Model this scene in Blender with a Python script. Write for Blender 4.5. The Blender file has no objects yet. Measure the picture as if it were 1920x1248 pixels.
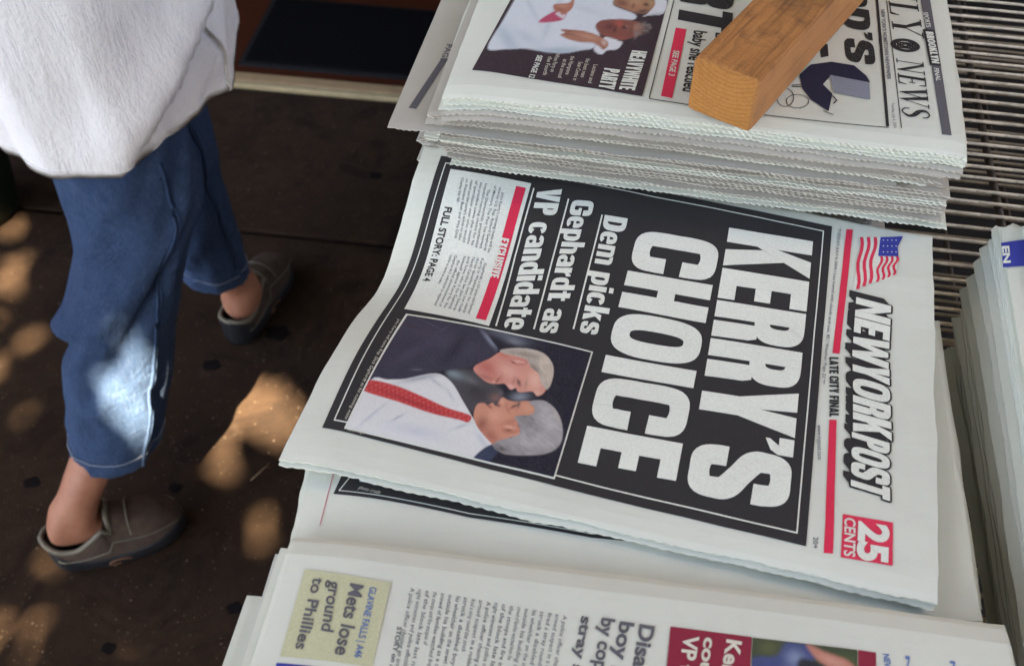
import bpy, bmesh, math, random
import numpy as np
from mathutils import Vector, Matrix, noise as mnoise
from mathutils.geometry import tessellate_polygon

# ------------------------------------------------------------------ camera, sky, sun, exposure
scene = bpy.context.scene
COL = scene.collection
PITCH, ROLL, CAMZ, FPX = math.radians(48.5), math.radians(0.6), 1.6, 2000.0
cam_d = bpy.data.cameras.new('camera'); cam = bpy.data.objects.new('camera', cam_d); COL.objects.link(cam)
cam.matrix_world = Matrix.Translation((0, 0, CAMZ)) @ Matrix.Rotation(math.pi/2 - PITCH, 4, 'X') @ Matrix.Rotation(ROLL, 4, 'Z')
cam_d.sensor_width = 36.0; cam_d.lens = 36.0*FPX/1920.0
cam_d.clip_start = 0.02; cam_d.clip_end = 600
cam_d.dof.use_dof = True; cam_d.dof.focus_distance = 0.76; cam_d.dof.aperture_fstop = 11
scene.camera = cam

TO_SUN = Vector((-0.06, -0.58, 0.81)).normalized()
world = bpy.data.worlds.new('World'); scene.world = world; world.use_nodes = True
wn = world.node_tree.nodes; wl = world.node_tree.links
sky = wn.new('ShaderNodeTexSky'); sky.sky_type = 'NISHITA'; sky.sun_disc = False; sky.dust_density = 4.0; sky.ozone_density = 0.6; sky.air_density = 0.8
sky.sun_elevation = math.asin(TO_SUN.z); sky.sun_rotation = math.atan2(TO_SUN.x, TO_SUN.y)
bg = wn['Background']; bg.inputs['Strength'].default_value = 0.05
wl.new(sky.outputs['Color'], bg.inputs['Color'])
sun_d = bpy.data.lights.new('sun', 'SUN'); sun_d.energy = 5.0; sun_d.angle = math.radians(0.53); sun_d.color = (1.0, 0.80, 0.54)
sun = bpy.data.objects.new('sun', sun_d); COL.objects.link(sun)
sun.rotation_euler = TO_SUN.to_track_quat('Z', 'Y').to_euler(); sun.location = (-3, -3, 8)
scene.view_settings.view_transform = 'Standard'; scene.view_settings.look = 'None'
scene.view_settings.gamma = 1.0; scene.view_settings.exposure = 4.5
scene.cycles.max_bounces = 6; scene.cycles.diffuse_bounces = 4

# ------------------------------------------------------------------ helpers
rnd = random.Random(7)
CP, SP, CR, SR = math.cos(PITCH), math.sin(PITCH), math.cos(ROLL), math.sin(ROLL)
def ray(px, py):
    x = (px-960)/FPX; y = -(py-624)/FPX
    X = CR*x-SR*y; Y = SR*x+CR*y
    return Vector((X, CP+Y*SP, -SP+Y*CP))
def at(px, py, z):                       # measured point of the photograph on the level plane at height z
    d = ray(px, py); t = (z-CAMZ)/d.z
    return Vector((d.x*t, d.y*t, z))
def atY(px, py, y):                      # measured point on the upright plane at depth y
    d = ray(px, py); t = y/d.y
    return Vector((d.x*t, y, CAMZ+d.z*t))

def tag(o, label, cat, group=None):
    o['label'] = label; o['category'] = cat
    if group: o['group'] = group
    return o
def empty(name, loc=(0, 0, 0)):
    o = bpy.data.objects.new(name, None); COL.objects.link(o); o.location = loc; o.empty_display_size = .05
    return o
def link(name, me, mat, parent=None, smooth=False):
    o = bpy.data.objects.new(name, me); COL.objects.link(o)
    if mat: me.materials.append(mat)
    if smooth: me.polygons.foreach_set('use_smooth', [True]*len(me.polygons))
    if parent:
        o.parent = parent
        o.location = (-parent.location.x, -parent.location.y, -parent.location.z) if parent.type == 'EMPTY' else (0, 0, 0)
    return o
def mesh(name, verts, faces, mat, parent=None, smooth=False):
    me = bpy.data.meshes.new(name); me.from_pydata([tuple(v) for v in verts], [], faces); me.update()
    return link(name, me, mat, parent, smooth)
def crom(pts, n, closed=False):
    out = []; m = len(pts); segs = m if closed else m-1
    for i in range(segs):
        def g(k): return pts[k % m] if closed else pts[max(0, min(m-1, k))]
        p0, p1, p2, p3 = g(i-1), g(i), g(i+1), g(i+2)
        for j in range(n):
            t = j/n
            out.append(tuple(0.5*((2*b)+(c-a)*t+(2*a-5*b+4*c-d)*t*t+(3*b-a-3*c+d)*t**3) for a, b, c, d in zip(p0, p1, p2, p3)))
    if not closed: out.append(tuple(pts[-1]))
    return out
def loft(rings, cap0=False, cap1=False):
    M = len(rings[0]); v = [p for r in rings for p in r]; f = []
    for i in range(len(rings)-1):
        for j in range(M):
            k = (j+1) % M
            f.append((i*M+j, i*M+k, (i+1)*M+k, (i+1)*M+j))
    if cap0: f.append(tuple(reversed(range(M))))
    if cap1: f.append(tuple(range((len(rings)-1)*M, len(rings)*M)))
    return v, f
def tube(pts, r, n=8, closed=False, caps=True):
    pts = [Vector(p) for p in pts]; rings = []
    m = len(pts)
    for i, p in enumerate(pts):
        a = pts[(i-1) % m] if (closed or i > 0) else p; b = pts[(i+1) % m] if (closed or i < m-1) else p
        t = (b-a).normalized(); up = Vector((0, 0, 1)) if abs(t.z) < .9 else Vector((0, 1, 0))
        x = t.cross(up).normalized(); y = x.cross(t)
        rr = r[i] if isinstance(r, (list, tuple)) else r
        rings.append([p+x*rr*math.cos(2*math.pi*k/n)+y*rr*math.sin(2*math.pi*k/n) for k in range(n)])
    if closed: rings.append(rings[0]); return loft(rings)
    return loft(rings, caps, caps)
def box_vf(sx, sy, sz, M=Matrix()):
    v = [M @ Vector((x*sx, y*sy, z*sz)) for x in (-.5, .5) for y in (-.5, .5) for z in (-.5, .5)]
    return v, [(0, 1, 3, 2), (4, 6, 7, 5), (0, 4, 5, 1), (2, 3, 7, 6), (0, 2, 6, 4), (1, 5, 7, 3)]
class MB:
    def __init__(s): s.v = []; s.f = []
    def add(s, vf):
        k = len(s.v); s.v += list(vf[0]); s.f += [tuple(i+k for i in f) for f in vf[1]]; return s
    def build(s, name, mat, parent=None, smooth=False): return mesh(name, s.v, s.f, mat, parent, smooth)
def bevel(o, w, seg=2):
    bm = bmesh.new(); bm.from_mesh(o.data)
    bmesh.ops.bevel(bm, geom=bm.edges[:], offset=w, segments=seg, profile=.6, affect='EDGES'); bm.to_mesh(o.data); bm.free()

# ------------------------------------------------------------------ materials
class NT:
    def __init__(s, name):
        s.m = bpy.data.materials.new(name); s.m.use_nodes = True; s.t = s.m.node_tree; s.b = s.t.nodes['Principled BSDF']
        s.tc = s.n('ShaderNodeTexCoord')
    def n(s, typ, **kw):
        nd = s.t.nodes.new(typ)
        for k, v in kw.items(): setattr(nd, k, v)
        return nd
    def set(s, sock, v):
        if hasattr(v, 'is_linked') or hasattr(v, 'links'): s.t.links.new(v, sock)
        else: sock.default_value = v
    def noise(s, scale, detail=4, rough=.55, vec=None, dist=0.0):
        nd = s.n('ShaderNodeTexNoise'); nd.inputs['Scale'].default_value = scale; nd.inputs['Detail'].default_value = detail
        nd.inputs['Roughness'].default_value = rough; nd.inputs['Distortion'].default_value = dist
        s.t.links.new(vec or s.tc.outputs['Object'], nd.inputs['Vector']); return nd.outputs['Fac']
    def ramp(s, fac, stops):
        r = s.n('ShaderNodeValToRGB'); e = r.color_ramp.elements
        while len(e) < len(stops): e.new(.5)
        for el, (p, c) in zip(e, stops): el.position = p; el.color = (*c, 1) if len(c) == 3 else c
        s.t.links.new(fac, r.inputs['Fac']); return r.outputs['Color']
    def mix(s, a, b, fac, mode='MIX'):
        x = s.n('ShaderNodeMix', data_type='RGBA', blend_type=mode)
        s.set(x.inputs[0], fac)
        s.set(x.inputs[6], a if not isinstance(a, tuple) else (*a, 1)); s.set(x.inputs[7], b if not isinstance(b, tuple) else (*b, 1))
        return x.outputs[2]
    def math(s, op, a, b=0.0):
        x = s.n('ShaderNodeMath', operation=op); s.set(x.inputs[0], a); s.set(x.inputs[1], b); return x.outputs[0]
    def mapping(s, scale=(1, 1, 1), loc=(0, 0, 0), rot=(0, 0, 0), vec=None):
        m = s.n('ShaderNodeMapping'); m.inputs['Scale'].default_value = scale; m.inputs['Location'].default_value = loc; m.inputs['Rotation'].default_value = rot
        s.t.links.new(vec or s.tc.outputs['Object'], m.inputs['Vector']); return m.outputs['Vector']
    def bump(s, h, strength=.3, dist=.001):
        b = s.n('ShaderNodeBump'); b.inputs['Strength'].default_value = strength; b.inputs['Distance'].default_value = dist
        s.t.links.new(h, b.inputs['Height']); s.t.links.new(b.outputs['Normal'], s.b.inputs['Normal'])
    def done(s, color=None, rough=.7, metal=0, spec=.3):
        if color is not None: s.set(s.b.inputs['Base Color'], (*color, 1) if isinstance(color, tuple) else color)
        s.set(s.b.inputs['Roughness'], rough); s.set(s.b.inputs['Metallic'], metal); s.b.inputs['Specular IOR Level'].default_value = spec
        return s.m
M = {}
def newsprint(name, c, var=.08):
    t = NT(name)
    n1 = t.noise(14, 3); n2 = t.noise(900, 2, .7); n3 = t.noise(55, 4)
    lo = tuple(x*(1-var) for x in c)
    col = t.mix(lo, c, n1); col = t.mix(col, tuple(x*.86 for x in c), t.math('MULTIPLY', n2, .45))
    n4 = t.noise(1, 3, .6, t.mapping((60, 260, 60), (0, 0, 0), (0, 0, -.24)))
    col = t.mix(col, tuple(x*.80 for x in c), t.math('MULTIPLY', t.ramp(n4, [(.5, (0, 0, 0)), (.7, (1, 1, 1))]), .16))
    sm = t.ramp(n3, [(.62, (0, 0, 0)), (.8, (1, 1, 1))])
    col = t.mix(col, tuple(x*.8 for x in c), t.math('MULTIPLY', sm, .35))
    t.bump(t.math('ADD', t.math('MULTIPLY', n1, 3.0), t.math('MULTIPLY', n2, .15)), .35, .0012)
    return t.done(col, .85, 0, .15)
M['paper'] = newsprint('newsprint', (.635, .665, .56), .13)
M['paper_b'] = newsprint('newsprint_aged', (.50, .48, .40), .28)
M['paper_c'] = newsprint('newsprint_cool', (.55, .56, .50), .18)
def ink(name, c, var=.25):
    t = NT(name); n = t.noise(700, 2, .7); n1 = t.noise(40, 3)
    col = t.mix(tuple(x*(1-var)+.002 for x in c), tuple(min(1, x*(1+var)+.004) for x in c), n)
    col = t.mix(col, tuple(min(1, x*1.15+.01) for x in c), t.math('MULTIPLY', n1, .4))
    return t.done(col, .8, 0, .15)
INK = dict(black=(.027, .026, .025), grey=(.10, .098, .105), white=(.64, .67, .575), red=(.60, .035, .075), crimson=(.58, .026, .065),
           navy=(.018, .018, .04), suit=(.030, .028, .05), skin=(.62, .29, .20), skin_d=(.42, .16, .10), skin_l=(.74, .44, .32), hair=(.24, .22, .19),
           hair_l=(.50, .42, .30), shirtw=(.60, .63, .66), shirt_sh=(.42, .46, .50), tie=(.50, .05, .045), blue=(.035, .045, .27), bluep=(.10, .13, .33),
           olive=(.46, .47, .29), maroon=(.22, .02, .04), green=(.07, .09, .03), dskin=(.20, .075, .05), dskin_l=(.36, .17, .10), text=(.11, .11, .12), textb=(.10, .17, .38), cream=(.62, .60, .48), pink=(.50, .12, .18), grey_m=(.22, .24, .28), darkbg=(.035, .022, .026))
def inkm(k):
    if 'ink_'+k not in M: M['ink_'+k] = ink('ink_'+k, INK[k])
    return M['ink_'+k]
def simple(name, c, rough=.6, metal=0, scale=60, var=.2, bump=.1, spec=.3, dist=.001):
    t = NT(name); n = t.noise(scale, 5); col = t.mix(tuple(x*(1-var) for x in c), tuple(min(1, x*(1+var)) for x in c), n)
    if bump: t.bump(n, bump, dist)
    return t.done(col, rough, metal, spec)
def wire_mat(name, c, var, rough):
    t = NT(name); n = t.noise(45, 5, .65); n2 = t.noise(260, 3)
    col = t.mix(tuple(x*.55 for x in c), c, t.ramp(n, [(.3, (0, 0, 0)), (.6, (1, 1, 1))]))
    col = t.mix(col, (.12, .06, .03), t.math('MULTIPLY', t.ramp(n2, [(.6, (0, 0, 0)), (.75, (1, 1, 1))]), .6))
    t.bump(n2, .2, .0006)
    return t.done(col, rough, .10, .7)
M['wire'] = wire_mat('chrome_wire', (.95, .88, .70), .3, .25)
M['wire_shade'] = wire_mat('shaded_wire', (.30, .26, .18), .3, .35)  # darkened copy of the chrome: lower layer's shade put into its colour
M['under_shade'] = simple('shade_black', (.006, .006, .006), .7, 0, 30, .5, .2)  # near-black colour stands in for shade beneath the rack
M['bar'] = simple('dark_bar', (.06, .055, .05), .5, .6)
# asphalt-like pavement
t = NT('pavement'); n1 = t.noise(2.2, 4); n2 = t.noise(420, 3, .7); n3 = t.noise(30, 5)
vo = t.n('ShaderNodeTexVoronoi'); vo.inputs['Scale'].default_value = 120; t.t.links.new(t.tc.outputs['Object'], vo.inputs['Vector'])
col = t.mix((.017, .0105, .0068), (.036, .023, .0145), n3)
col = t.mix(col, (.014, .009, .006), t.math('MULTIPLY', t.ramp(n1, [(.4, (0, 0, 0)), (.7, (1, 1, 1))]), .7))
st1 = t.ramp(t.noise(5.5, 6, .7, None, 1.2), [(.50, (0, 0, 0)), (.62, (1, 1, 1))]); col = t.mix(col, (.007, .005, .004), t.math('MULTIPLY', st1, .55))
st2 = t.ramp(t.noise(11, 5, .7), [(.60, (0, 0, 0)), (.75, (1, 1, 1))]); col = t.mix(col, (.055, .04, .028), t.math('MULTIPLY', st2, .45))
sp = t.ramp(vo.outputs['Distance'], [(.10, (1, 1, 1)), (.26, (0, 0, 0))])
sel = t.n('ShaderNodeSeparateColor'); t.t.links.new(vo.outputs['Color'], sel.inputs[0])
pick = t.ramp(sel.outputs[0], [(.70, (0, 0, 0)), (.9, (1, 1, 1))])
col = t.mix(col, (.11, .08, .055), t.math('MULTIPLY', t.math('MULTIPLY', sp, pick), .6))
col = t.mix(col, (.008, .006, .005), t.math('MULTIPLY', t.ramp(n2, [(.55, (0, 0, 0)), (.7, (1, 1, 1))]), .6))
t.bump(t.math('ADD', n2, t.math('MULTIPLY', sp, .6)), .55, .003)
M['ground'] = t.done(col, .9, 0, .06)
M['joint'] = simple('joint_dirt', (.012, .010, .009), .9)
M['grit'] = simple('grit', (.06, .045, .032), .9, 0, 300, .6, 0)
M['twig'] = simple('twig', (.22, .16, .09), .8)
M['gum'] = simple('old_gum', (.006, .005, .005), .9, 0, 90, .3, .2, .05)
# denim
t = NT('denim'); n1 = t.noise(7, 4); n2 = t.noise(1, 2, .8, t.mapping((260, 260, 75))); n3 = t.noise(60, 4)
wv = t.n('ShaderNodeTexWave', wave_type='BANDS', bands_direction='DIAGONAL'); wv.inputs['Scale'].default_value = 260; wv.inputs['Distortion'].default_value = 2
t.t.links.new(t.tc.outputs['Object'], wv.inputs['Vector'])
col = t.mix((.024, .050, .115), (.050, .092, .175), n1)
col = t.mix(col, (.13, .175, .26), t.math('MULTIPLY', t.ramp(n2, [(.42, (0, 0, 0)), (.75, (1, 1, 1))]), .35))
col = t.mix(col, (.008, .018, .05), t.math('MULTIPLY', n3, .5))
wk = t.noise(1, 4, .6, t.mapping((26, 26, 44)), .8)
t.bump(t.math('ADD', t.math('ADD', n2, t.math('MULTIPLY', wv.outputs['Fac'], .5)), t.math('MULTIPLY', wk, 3.0)), .75, .003)
M['denim'] = t.done(col, .85, 0, .15)
M['stitch'] = simple('denim_stitch', (.12, .145, .19), .8, 0, 300, .3, .3)
# linen shirt
t = NT('linen'); n2 = t.noise(500, 2, .8)
mv = t.mapping((500, 500, 30)); mh = t.mapping((40, 40, 700)); a = t.noise(1, 2, .5, mv); b = t.noise(1, 2, .5, mh); wr = t.noise(1, 6, .68, t.mapping((30, 30, 14)), .4); w2 = t.noise(1, 3, .6, t.mapping((120, 120, 50)), .6)
col = t.mix((.62, .63, .62), (.79, .79, .76), t.math('ADD', t.math('MULTIPLY', a, .5), t.math('MULTIPLY', b, .5)))
t.bump(t.math('ADD', t.math('MULTIPLY', t.math('ADD', a, b), .35), t.math('ADD', t.math('MULTIPLY', wr, 2.2), t.math('MULTIPLY', w2, .5))), .5, .005)
M['linen'] = t.done(col, .9, 0, .1)
t = NT('skin'); n = t.noise(75, 6, .7); n1 = t.noise(22, 5, .6)
col = t.mix((.19, .085, .045), (.40, .21, .125), n1); col = t.mix(col, (.26, .085, .055), t.math('MULTIPLY', n, .5)); t.bump(n, .4, .0025)
M['skin'] = t.done(col, .5, 0, .4); t.b.inputs['Subsurface Weight'].default_value = .08; t.b.inputs['Subsurface Radius'].default_value = (.01, .004, .002)
M['clog'] = simple('clog_suede', (.055, .041, .032), .9, 0, 70, .55, .5, .1, .002)
M['clog_trim'] = simple('clog_trim', (.13, .12, .09), .75, 0, 160, .2, .3)
M['rubber'] = simple('sole_rubber', (.007, .008, .010), .6, 0, 200, .3, .3)
M['logo'] = simple('sole_mark', (.12, .06, .03), .6)
M['hair'] = simple('hair', (.05, .03, .02), .5)
# wood block: growth rings about an axis outside the block, a knot, saw marks
t = NT('rough_pine')
sx = t.n('ShaderNodeSeparateXYZ'); wob = t.noise(9, 3)
t.t.links.new(t.tc.outputs['Object'], sx.inputs[0])
X = t.math('ADD', sx.outputs[0], -.004); Z = t.math('ADD', sx.outputs[2], -.050)
kx = t.math('ADD', sx.outputs[0], .004); ky = t.math('ADD', sx.outputs[1], .075)
kd = t.math('SQRT', t.math('ADD', t.math('MULTIPLY', kx, kx), t.math('MULTIPLY', t.math('MULTIPLY', ky, ky), .45)))
kn = t.math('POWER', 2.718, t.math('MULTIPLY', t.math('MULTIPLY', kd, kd), -7000.0))
r = t.math('SQRT', t.math('ADD', t.math('MULTIPLY', X, X), t.math('MULTIPLY', Z, Z)))
r = t.math('ADD', r, t.math('MULTIPLY', wob, .014)); r = t.math('ADD', r, t.math('MULTIPLY', kn, .016))
ring = t.math('FRACT', t.math('MULTIPLY', r, 330.0))
ringc = t.ramp(ring, [(0, (.44, .20, .06)), (.5, (.36, .14, .034)), (.85, (.13, .045, .014)), (1, (.40, .18, .05))])
fib = t.noise(1, 4, .6, t.mapping((420, 16, 420))); gr = t.noise(420, 3, .75); blot = t.noise(22, 4)
col = t.mix(ringc, (.36, .155, .04), .12); col = t.mix(col, (.24, .09, .022), t.math('MULTIPLY', fib, .55)); col = t.mix(col, (.55, .27, .085), t.math('MULTIPLY', gr, .5)); col = t.mix(col, (.50, .25, .09), t.math('MULTIPLY', blot, .45))
col = t.mix(col, (.20, .055, .012), t.math('MULTIPLY', kn, .75))
strk = t.ramp(t.noise(1, 5, .65, t.mapping((230, 7, 230)), .4), [(.50, (0, 0, 0)), (.66, (1, 1, 1))]); col = t.mix(col, (.10, .045, .018), t.math('MULTIPLY', strk, .6))
dirt = t.ramp(t.noise(30, 5, .65), [(.52, (0, 0, 0)), (.68, (1, 1, 1))]); col = t.mix(col, (.09, .05, .03), t.math('MULTIPLY', dirt, .55))
sn = t.n('ShaderNodeSeparateXYZ'); t.t.links.new(t.tc.outputs['Normal'], sn.inputs[0])
endm = t.ramp(t.math('ABSOLUTE', sn.outputs[1]), [(.55, (0, 0, 0)), (.8, (1, 1, 1))]); sidem = t.ramp(sn.outputs[0], [(.6, (0, 0, 0)), (.85, (1, 1, 1))])
eg = t.noise(1, 4, .75, t.mapping((380, 30, 900))); endc = t.mix((.24, .095, .02), (.56, .27, .07), eg); endc = t.mix(endc, (.16, .06, .015), t.math('MULTIPLY', t.ramp(ring, [(.7, (0, 0, 0)), (.95, (1, 1, 1))]), .35))
col = t.mix(col, endc, endm); col = t.mix(col, (.44, .22, .09), t.math('MULTIPLY', sidem, .55))
t.bump(t.math('ADD', t.math('ADD', t.math('MULTIPLY', fib, .7), t.math('MULTIPLY', gr, .8)), t.math('MULTIPLY', ring, .5)), .8, .0022)
M['pine'] = t.done(col, .75, 0, .2)
M['sill'] = simple('sill_wood', (.24, .17, .09), .6, 0, 25, .35, .2)
M['sill_l'] = simple('sill_edge', (.30, .25, .14), .55, 0, 25, .3, .2)
M['mat'] = simple('mat_pile', (.0032, .0032, .0038), .95, 0, 500, .5, .6, .05)
M['mat_edge'] = simple('mat_rubber', (.004, .004, .005), .8)
t = NT('red_floor'); n = t.noise(1, 4, .6, t.mapping((5, 60, 5))); n2 = t.noise(4, 3)
t.bump(n, .15); M['floor'] = t.done(t.mix(t.mix((.022, .004, .002), (.040, .009, .003), n), (.07, .022, .005), t.math('MULTIPLY', n2, .4)), .7, 0, .12)
M['wall'] = simple('painted_render', (.10, .075, .06), .8, 0, 12, .2, .3, .3, .004)
M['brick'] = simple('brick_wall', (.20, .09, .06), .85, 0, 6, .3, .3, .2, .01)
M['pane'] = simple('window_pane', (.02, .025, .03), .1, 0, 3, .2, 0, .5)
M['jamb'] = simple('door_paint', (.05, .07, .05), .45)
M['pot'] = simple('green_pot', (.003, .008, .004), .5, 0, 20, .3, .2)
M['pot_rim'] = simple('red_rim', (.03, .007, .004), .5)
M['soil'] = simple('soil', (.02, .014, .01), .95, 0, 200, .4, .6)
t = NT('leaf'); oi = t.noise(3.0, 3); col = t.mix((.035, .075, .014), (.075, .13, .03), oi); M['leaf'] = t.done(col, .5, 0, .3)
M['bark'] = simple('bark', (.09, .065, .045), .9, 0, 18, .5, .8, .2, .02)

# ------------------------------------------------------------------ setting: ground, pavement, shop front, tree
YAW = math.radians(-7.5)
RZ = Matrix.Rotation(YAW, 4, 'Z')
def grid_sheet(name, x0, x1, y0, y1, z, mat, parent=None, M4=RZ, n=2):
    v = [M4 @ Vector((x0+(x1-x0)*i/n, y0+(y1-y0)*j/n, z)) for j in range(n+1) for i in range(n+1)]
    f = [(j*(n+1)+i, j*(n+1)+i+1, (j+1)*(n+1)+i+1, (j+1)*(n+1)+i) for j in range(n) for i in range(n)]
    return mesh(name, v, f, mat, parent)
g = grid_sheet('ground', -250, 250, -250, 250, -.06, M['joint']); g['kind'] = 'structure'
# pavement of poured slabs with open joints (local frame: x along the shop front, y towards it)
pv = empty('pavement'); pv['kind'] = 'structure'
JY = (RZ.inverted() @ at(585, 447, 0)).y                         # the joint that shows
SY = (RZ.inverted() @ at(600, 168, 0)).y - .022                  # front of the door sill
rows = [(JY-1.86, JY-.006), (JY+.006, SY-.004), (JY-3.72, JY-1.872), (JY-5.6, JY-3.732)]
cols_ = [(-5.6+1.873*i, -5.6+1.873*i+1.86) for i in range(6)]
for j, (a, b) in enumerate(rows):
    for i, (c, d) in enumerate(cols_):
        off = .31
        mb = MB().add(box_vf(d-c, b-a, .06, RZ @ Matrix.Translation(((c+d)/2+off, (a+b)/2, -.03+.0012*((i*7+j*3) % 3-1)))))
        o = mb.build('slab', M['ground'], pv); bevel(o, .005, 2)
for px, py, r in [(520, 625, .020), (397, 685, .014), (330, 915, .010), (60, 905, .012), (205, 1215, .010), (705, 330, .012), (440, 1140, .011)]:
    c = at(px, py, 0); n = 14; ang0 = rnd.random()*6
    ring = [(c.x+r*(1+.18*math.sin(3*k+ang0))*math.cos(2*math.pi*k/n)*1.25, c.y+r*(1+.2*math.cos(2*k+ang0))*math.sin(2*math.pi*k/n), .0016) for k in range(n)]
    mesh('gum_spot', ring+[(c.x, c.y, .0026)], [(k, (k+1) % n, n) for k in range(n)], M['gum'], pv, True)

gv, gf = [], []
for k in range(420):
    px_, py_ = rnd.uniform(-60, 800), rnd.uniform(180, 1300); c = at(px_, py_, 0); r_ = rnd.choice((.0008, .0011, .0016, .0024)); q = len(gv)
    for dx_, dy_, dz_ in ((1, 0, .4), (0, 1, .5), (-1, 0, .3), (0, -1, .45), (.1, .1, 1.3)): gv.append((c.x+dx_*r_*rnd.uniform(.7, 1.4), c.y+dy_*r_*rnd.uniform(.7, 1.4), .0015+dz_*r_))
    gf += [(q, q+1, q+4), (q+1, q+2, q+4), (q+2, q+3, q+4), (q+3, q, q+4)]
go = mesh('grit', gv, gf, M['grit']); go['kind'] = 'stuff'; go['label'] = 'fine grit and crumbs scattered over the dark pavement'; go['category'] = 'grit'
for n_, (pa, pb_) in enumerate((((470, 900), (505, 868)), ((255, 985), (275, 960)))):
    a_, b_ = at(*pa, .004), at(*pb_, .004); v, f = tube([a_, (a_+b_)/2+Vector((.003, .002, .002)), b_], .0009, 6)
    tag(mesh('twig', v, f, M['twig'], None, True), 'thin pale twig lying on the pavement '+('in the bright sun patch' if n_ == 0 else 'beside the shoe'), 'twig')

def lbox(mb, x0, x1, y0, y1, z0, z1):
    mb.add(box_vf(x1-x0, y1-y0, z1-z0, RZ @ Matrix.Translation(((x0+x1)/2, (y0+y1)/2, (z0+z1)/2)))); return mb
sl = empty('door_sill', RZ @ Vector((-.5, SY, 0)))
o = lbox(MB(), -1.9, .5, SY+.018, SY+.050, -.05, .012).build('tread', M['sill'], sl); bevel(o, .003)
o = lbox(MB(), -1.9, .5, SY, SY+.0175, -.05, .010).build('nosing', M['sill_l'], sl); bevel(o, .004)
tag(sl, 'worn tan wooden door sill strip between dark pavement and red shop floor', 'door sill')
fl = lbox(MB(), -1.9, .5, SY+.052, SY+2.6, -.05, .004).build('shop_floor', M['floor']); fl['kind'] = 'structure'
mt = empty('doormat', RZ @ Vector((-.4, SY+.2, 0)))
RI = RZ.inverted()
ml = (RI @ at(447, 127, 0)).x; my0 = (RI @ at(600, 140, 0)).y; my1 = (RI @ at(700, 17, 0)).y
my0 = max(my0, SY+.056)
lbox(MB(), ml, ml+.95, my0, my1, .005, .011).build('backing', M['mat_edge'], mt)
o = lbox(MB(), ml+.015, ml+.935, my0+.012, my1-.015, .0112, .018).build('pile', M['mat'], mt); bevel(o, .003)
tag(mt, 'dark navy doormat lying behind the tan door sill', 'doormat')
sf = empty('shop_front', RZ @ Vector((-.45, SY+.1, 0)))
lbox(MB(), -9.2, -2.0, SY+.06, SY+.3, -.05, 7.4).build('wall', M['wall'], sf); lbox(MB(), .6, 9.6, SY+.06, SY+.3, -.05, 7.4).build('wall', M['wall'], sf)
lbox(MB(), -2.0, .6, SY+.06, SY+.3, 2.3, 7.4).build('lintel', M['wall'], sf)
for a in (-2.0, .5): lbox(MB(), a+.001, a+.099, SY+.055, SY+.28, -.04, 2.299).build('door_jamb', M['jamb'], sf)
for bx_ in ((-2.1, .7, SY+2.601, SY+2.7, -.05, 2.6), (-2.1, -2.0, SY+.301, SY+2.6, -.05, 2.6), (.6, .7, SY+.301, SY+2.6, -.05, 2.6)): lbox(MB(), *bx_).build('inner_wall', M['wall'], sf)
lbox(MB(), -2.1, .7, SY+.301, SY+2.7, 2.601, 2.7).build('ceiling', M['wall'], sf)
tag(sf, 'rendered shop front wall around the open doorway behind the sill', 'building')

# unseen building added behind the photographer to block low skylight
ob_ = empty('sky_blocker', RZ @ Vector((0, -13, 0)))
lbox(MB(), -1, 46, -15.5, -13, -.06, 11).build('wall', M['brick'], ob_)
lbox(MB(), -1.2, 46.2, -15.6, -12.75, 11.001, 11.4).build('cornice', M['wall'], ob_)
for fl_ in range(3):
    for k in range(0, 13):
        w_ = lbox(MB(), k*3.5+.3, k*3.5+1.7, -12.995, -12.95, 1.2+fl_*3.4, 3.1+fl_*3.4).build('window', M['jamb'], ob_)
        lbox(MB(), k*3.5+.38, k*3.5+1.62, -12.949, -12.94, 1.28+fl_*3.4, 3.02+fl_*3.4).build('pane', M['pane'], w_)
tag(ob_, 'unseen brick building with windows, added across the street to block low skylight', 'building')

# plant pot at the far left
pc = at(-42, 395, 0); pot = empty('plant_pot', pc)
prof = [(.085, 0), (.092, .02), (.112, .16), (.12, .19)]
v, f = loft([[Vector((pc.x+r*math.cos(2*math.pi*k/32), pc.y+r*math.sin(2*math.pi*k/32), z)) for k in range(32)] for r, z in prof], True)
mesh('body', v, f, M['pot'], pot, True)
v, f = tube([(pc.x+.122*math.cos(2*math.pi*k/40), pc.y+.122*math.sin(2*math.pi*k/40), .195) for k in range(40)], .009, 8, True)
mesh('rim', v, f, M['pot_rim'], pot, True)
mesh('soil', [(pc.x+.118*math.cos(2*math.pi*k/24), pc.y+.118*math.sin(2*math.pi*k/24), .172+.006*math.sin(k*2.1)) for k in range(24)]+[(pc.x, pc.y, .18)], [(k, (k+1) % 24, 24) for k in range(24)], M['soil'], pot)
tag(pot, 'dark green pot with a dull red rim on the pavement beyond the person', 'plant pot')

# street tree behind the photographer: its crown shades the stand and lets flecks of sun through
U = TO_SUN.cross(Vector((0, 0, 1))).normalized(); V = U.cross(TO_SUN).normalized()
gaps = []
for px, py, r in [(490, 797, .048), (462, 838, .016), (505, 765, .010), (400, 858, -.006), (2, 548, .016), (25, 500, -.004), (60, 640, -.006), (20, 420, -.012),
                  (60, 1118, .004), (5, 1195, .018), (108, 1066, -.004), (150, 1028, -.010), (230, 1195, -.015), (470, 965, -.018), (512, 1005, -.016), (90, 880, -.014), (60, 780, -.014), (-90, 700, .05), (-160, 980, .04)]:
    p = at(px, py, 0); gaps.append((p.dot(U), p.dot(V), r))
for p, r in [(atY(238, 640, 1.0), -.013), (atY(258, 705, .99), -.016), (atY(150, 50, 1.02), -.034), (atY(290, 172, 1.08), -.027)]:
    gaps.append((p.dot(U), p.dot(V), r))
c0 = Vector((-.35, 1.25, .4)); CU, CV = c0.dot(U), c0.dot(V)
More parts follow.
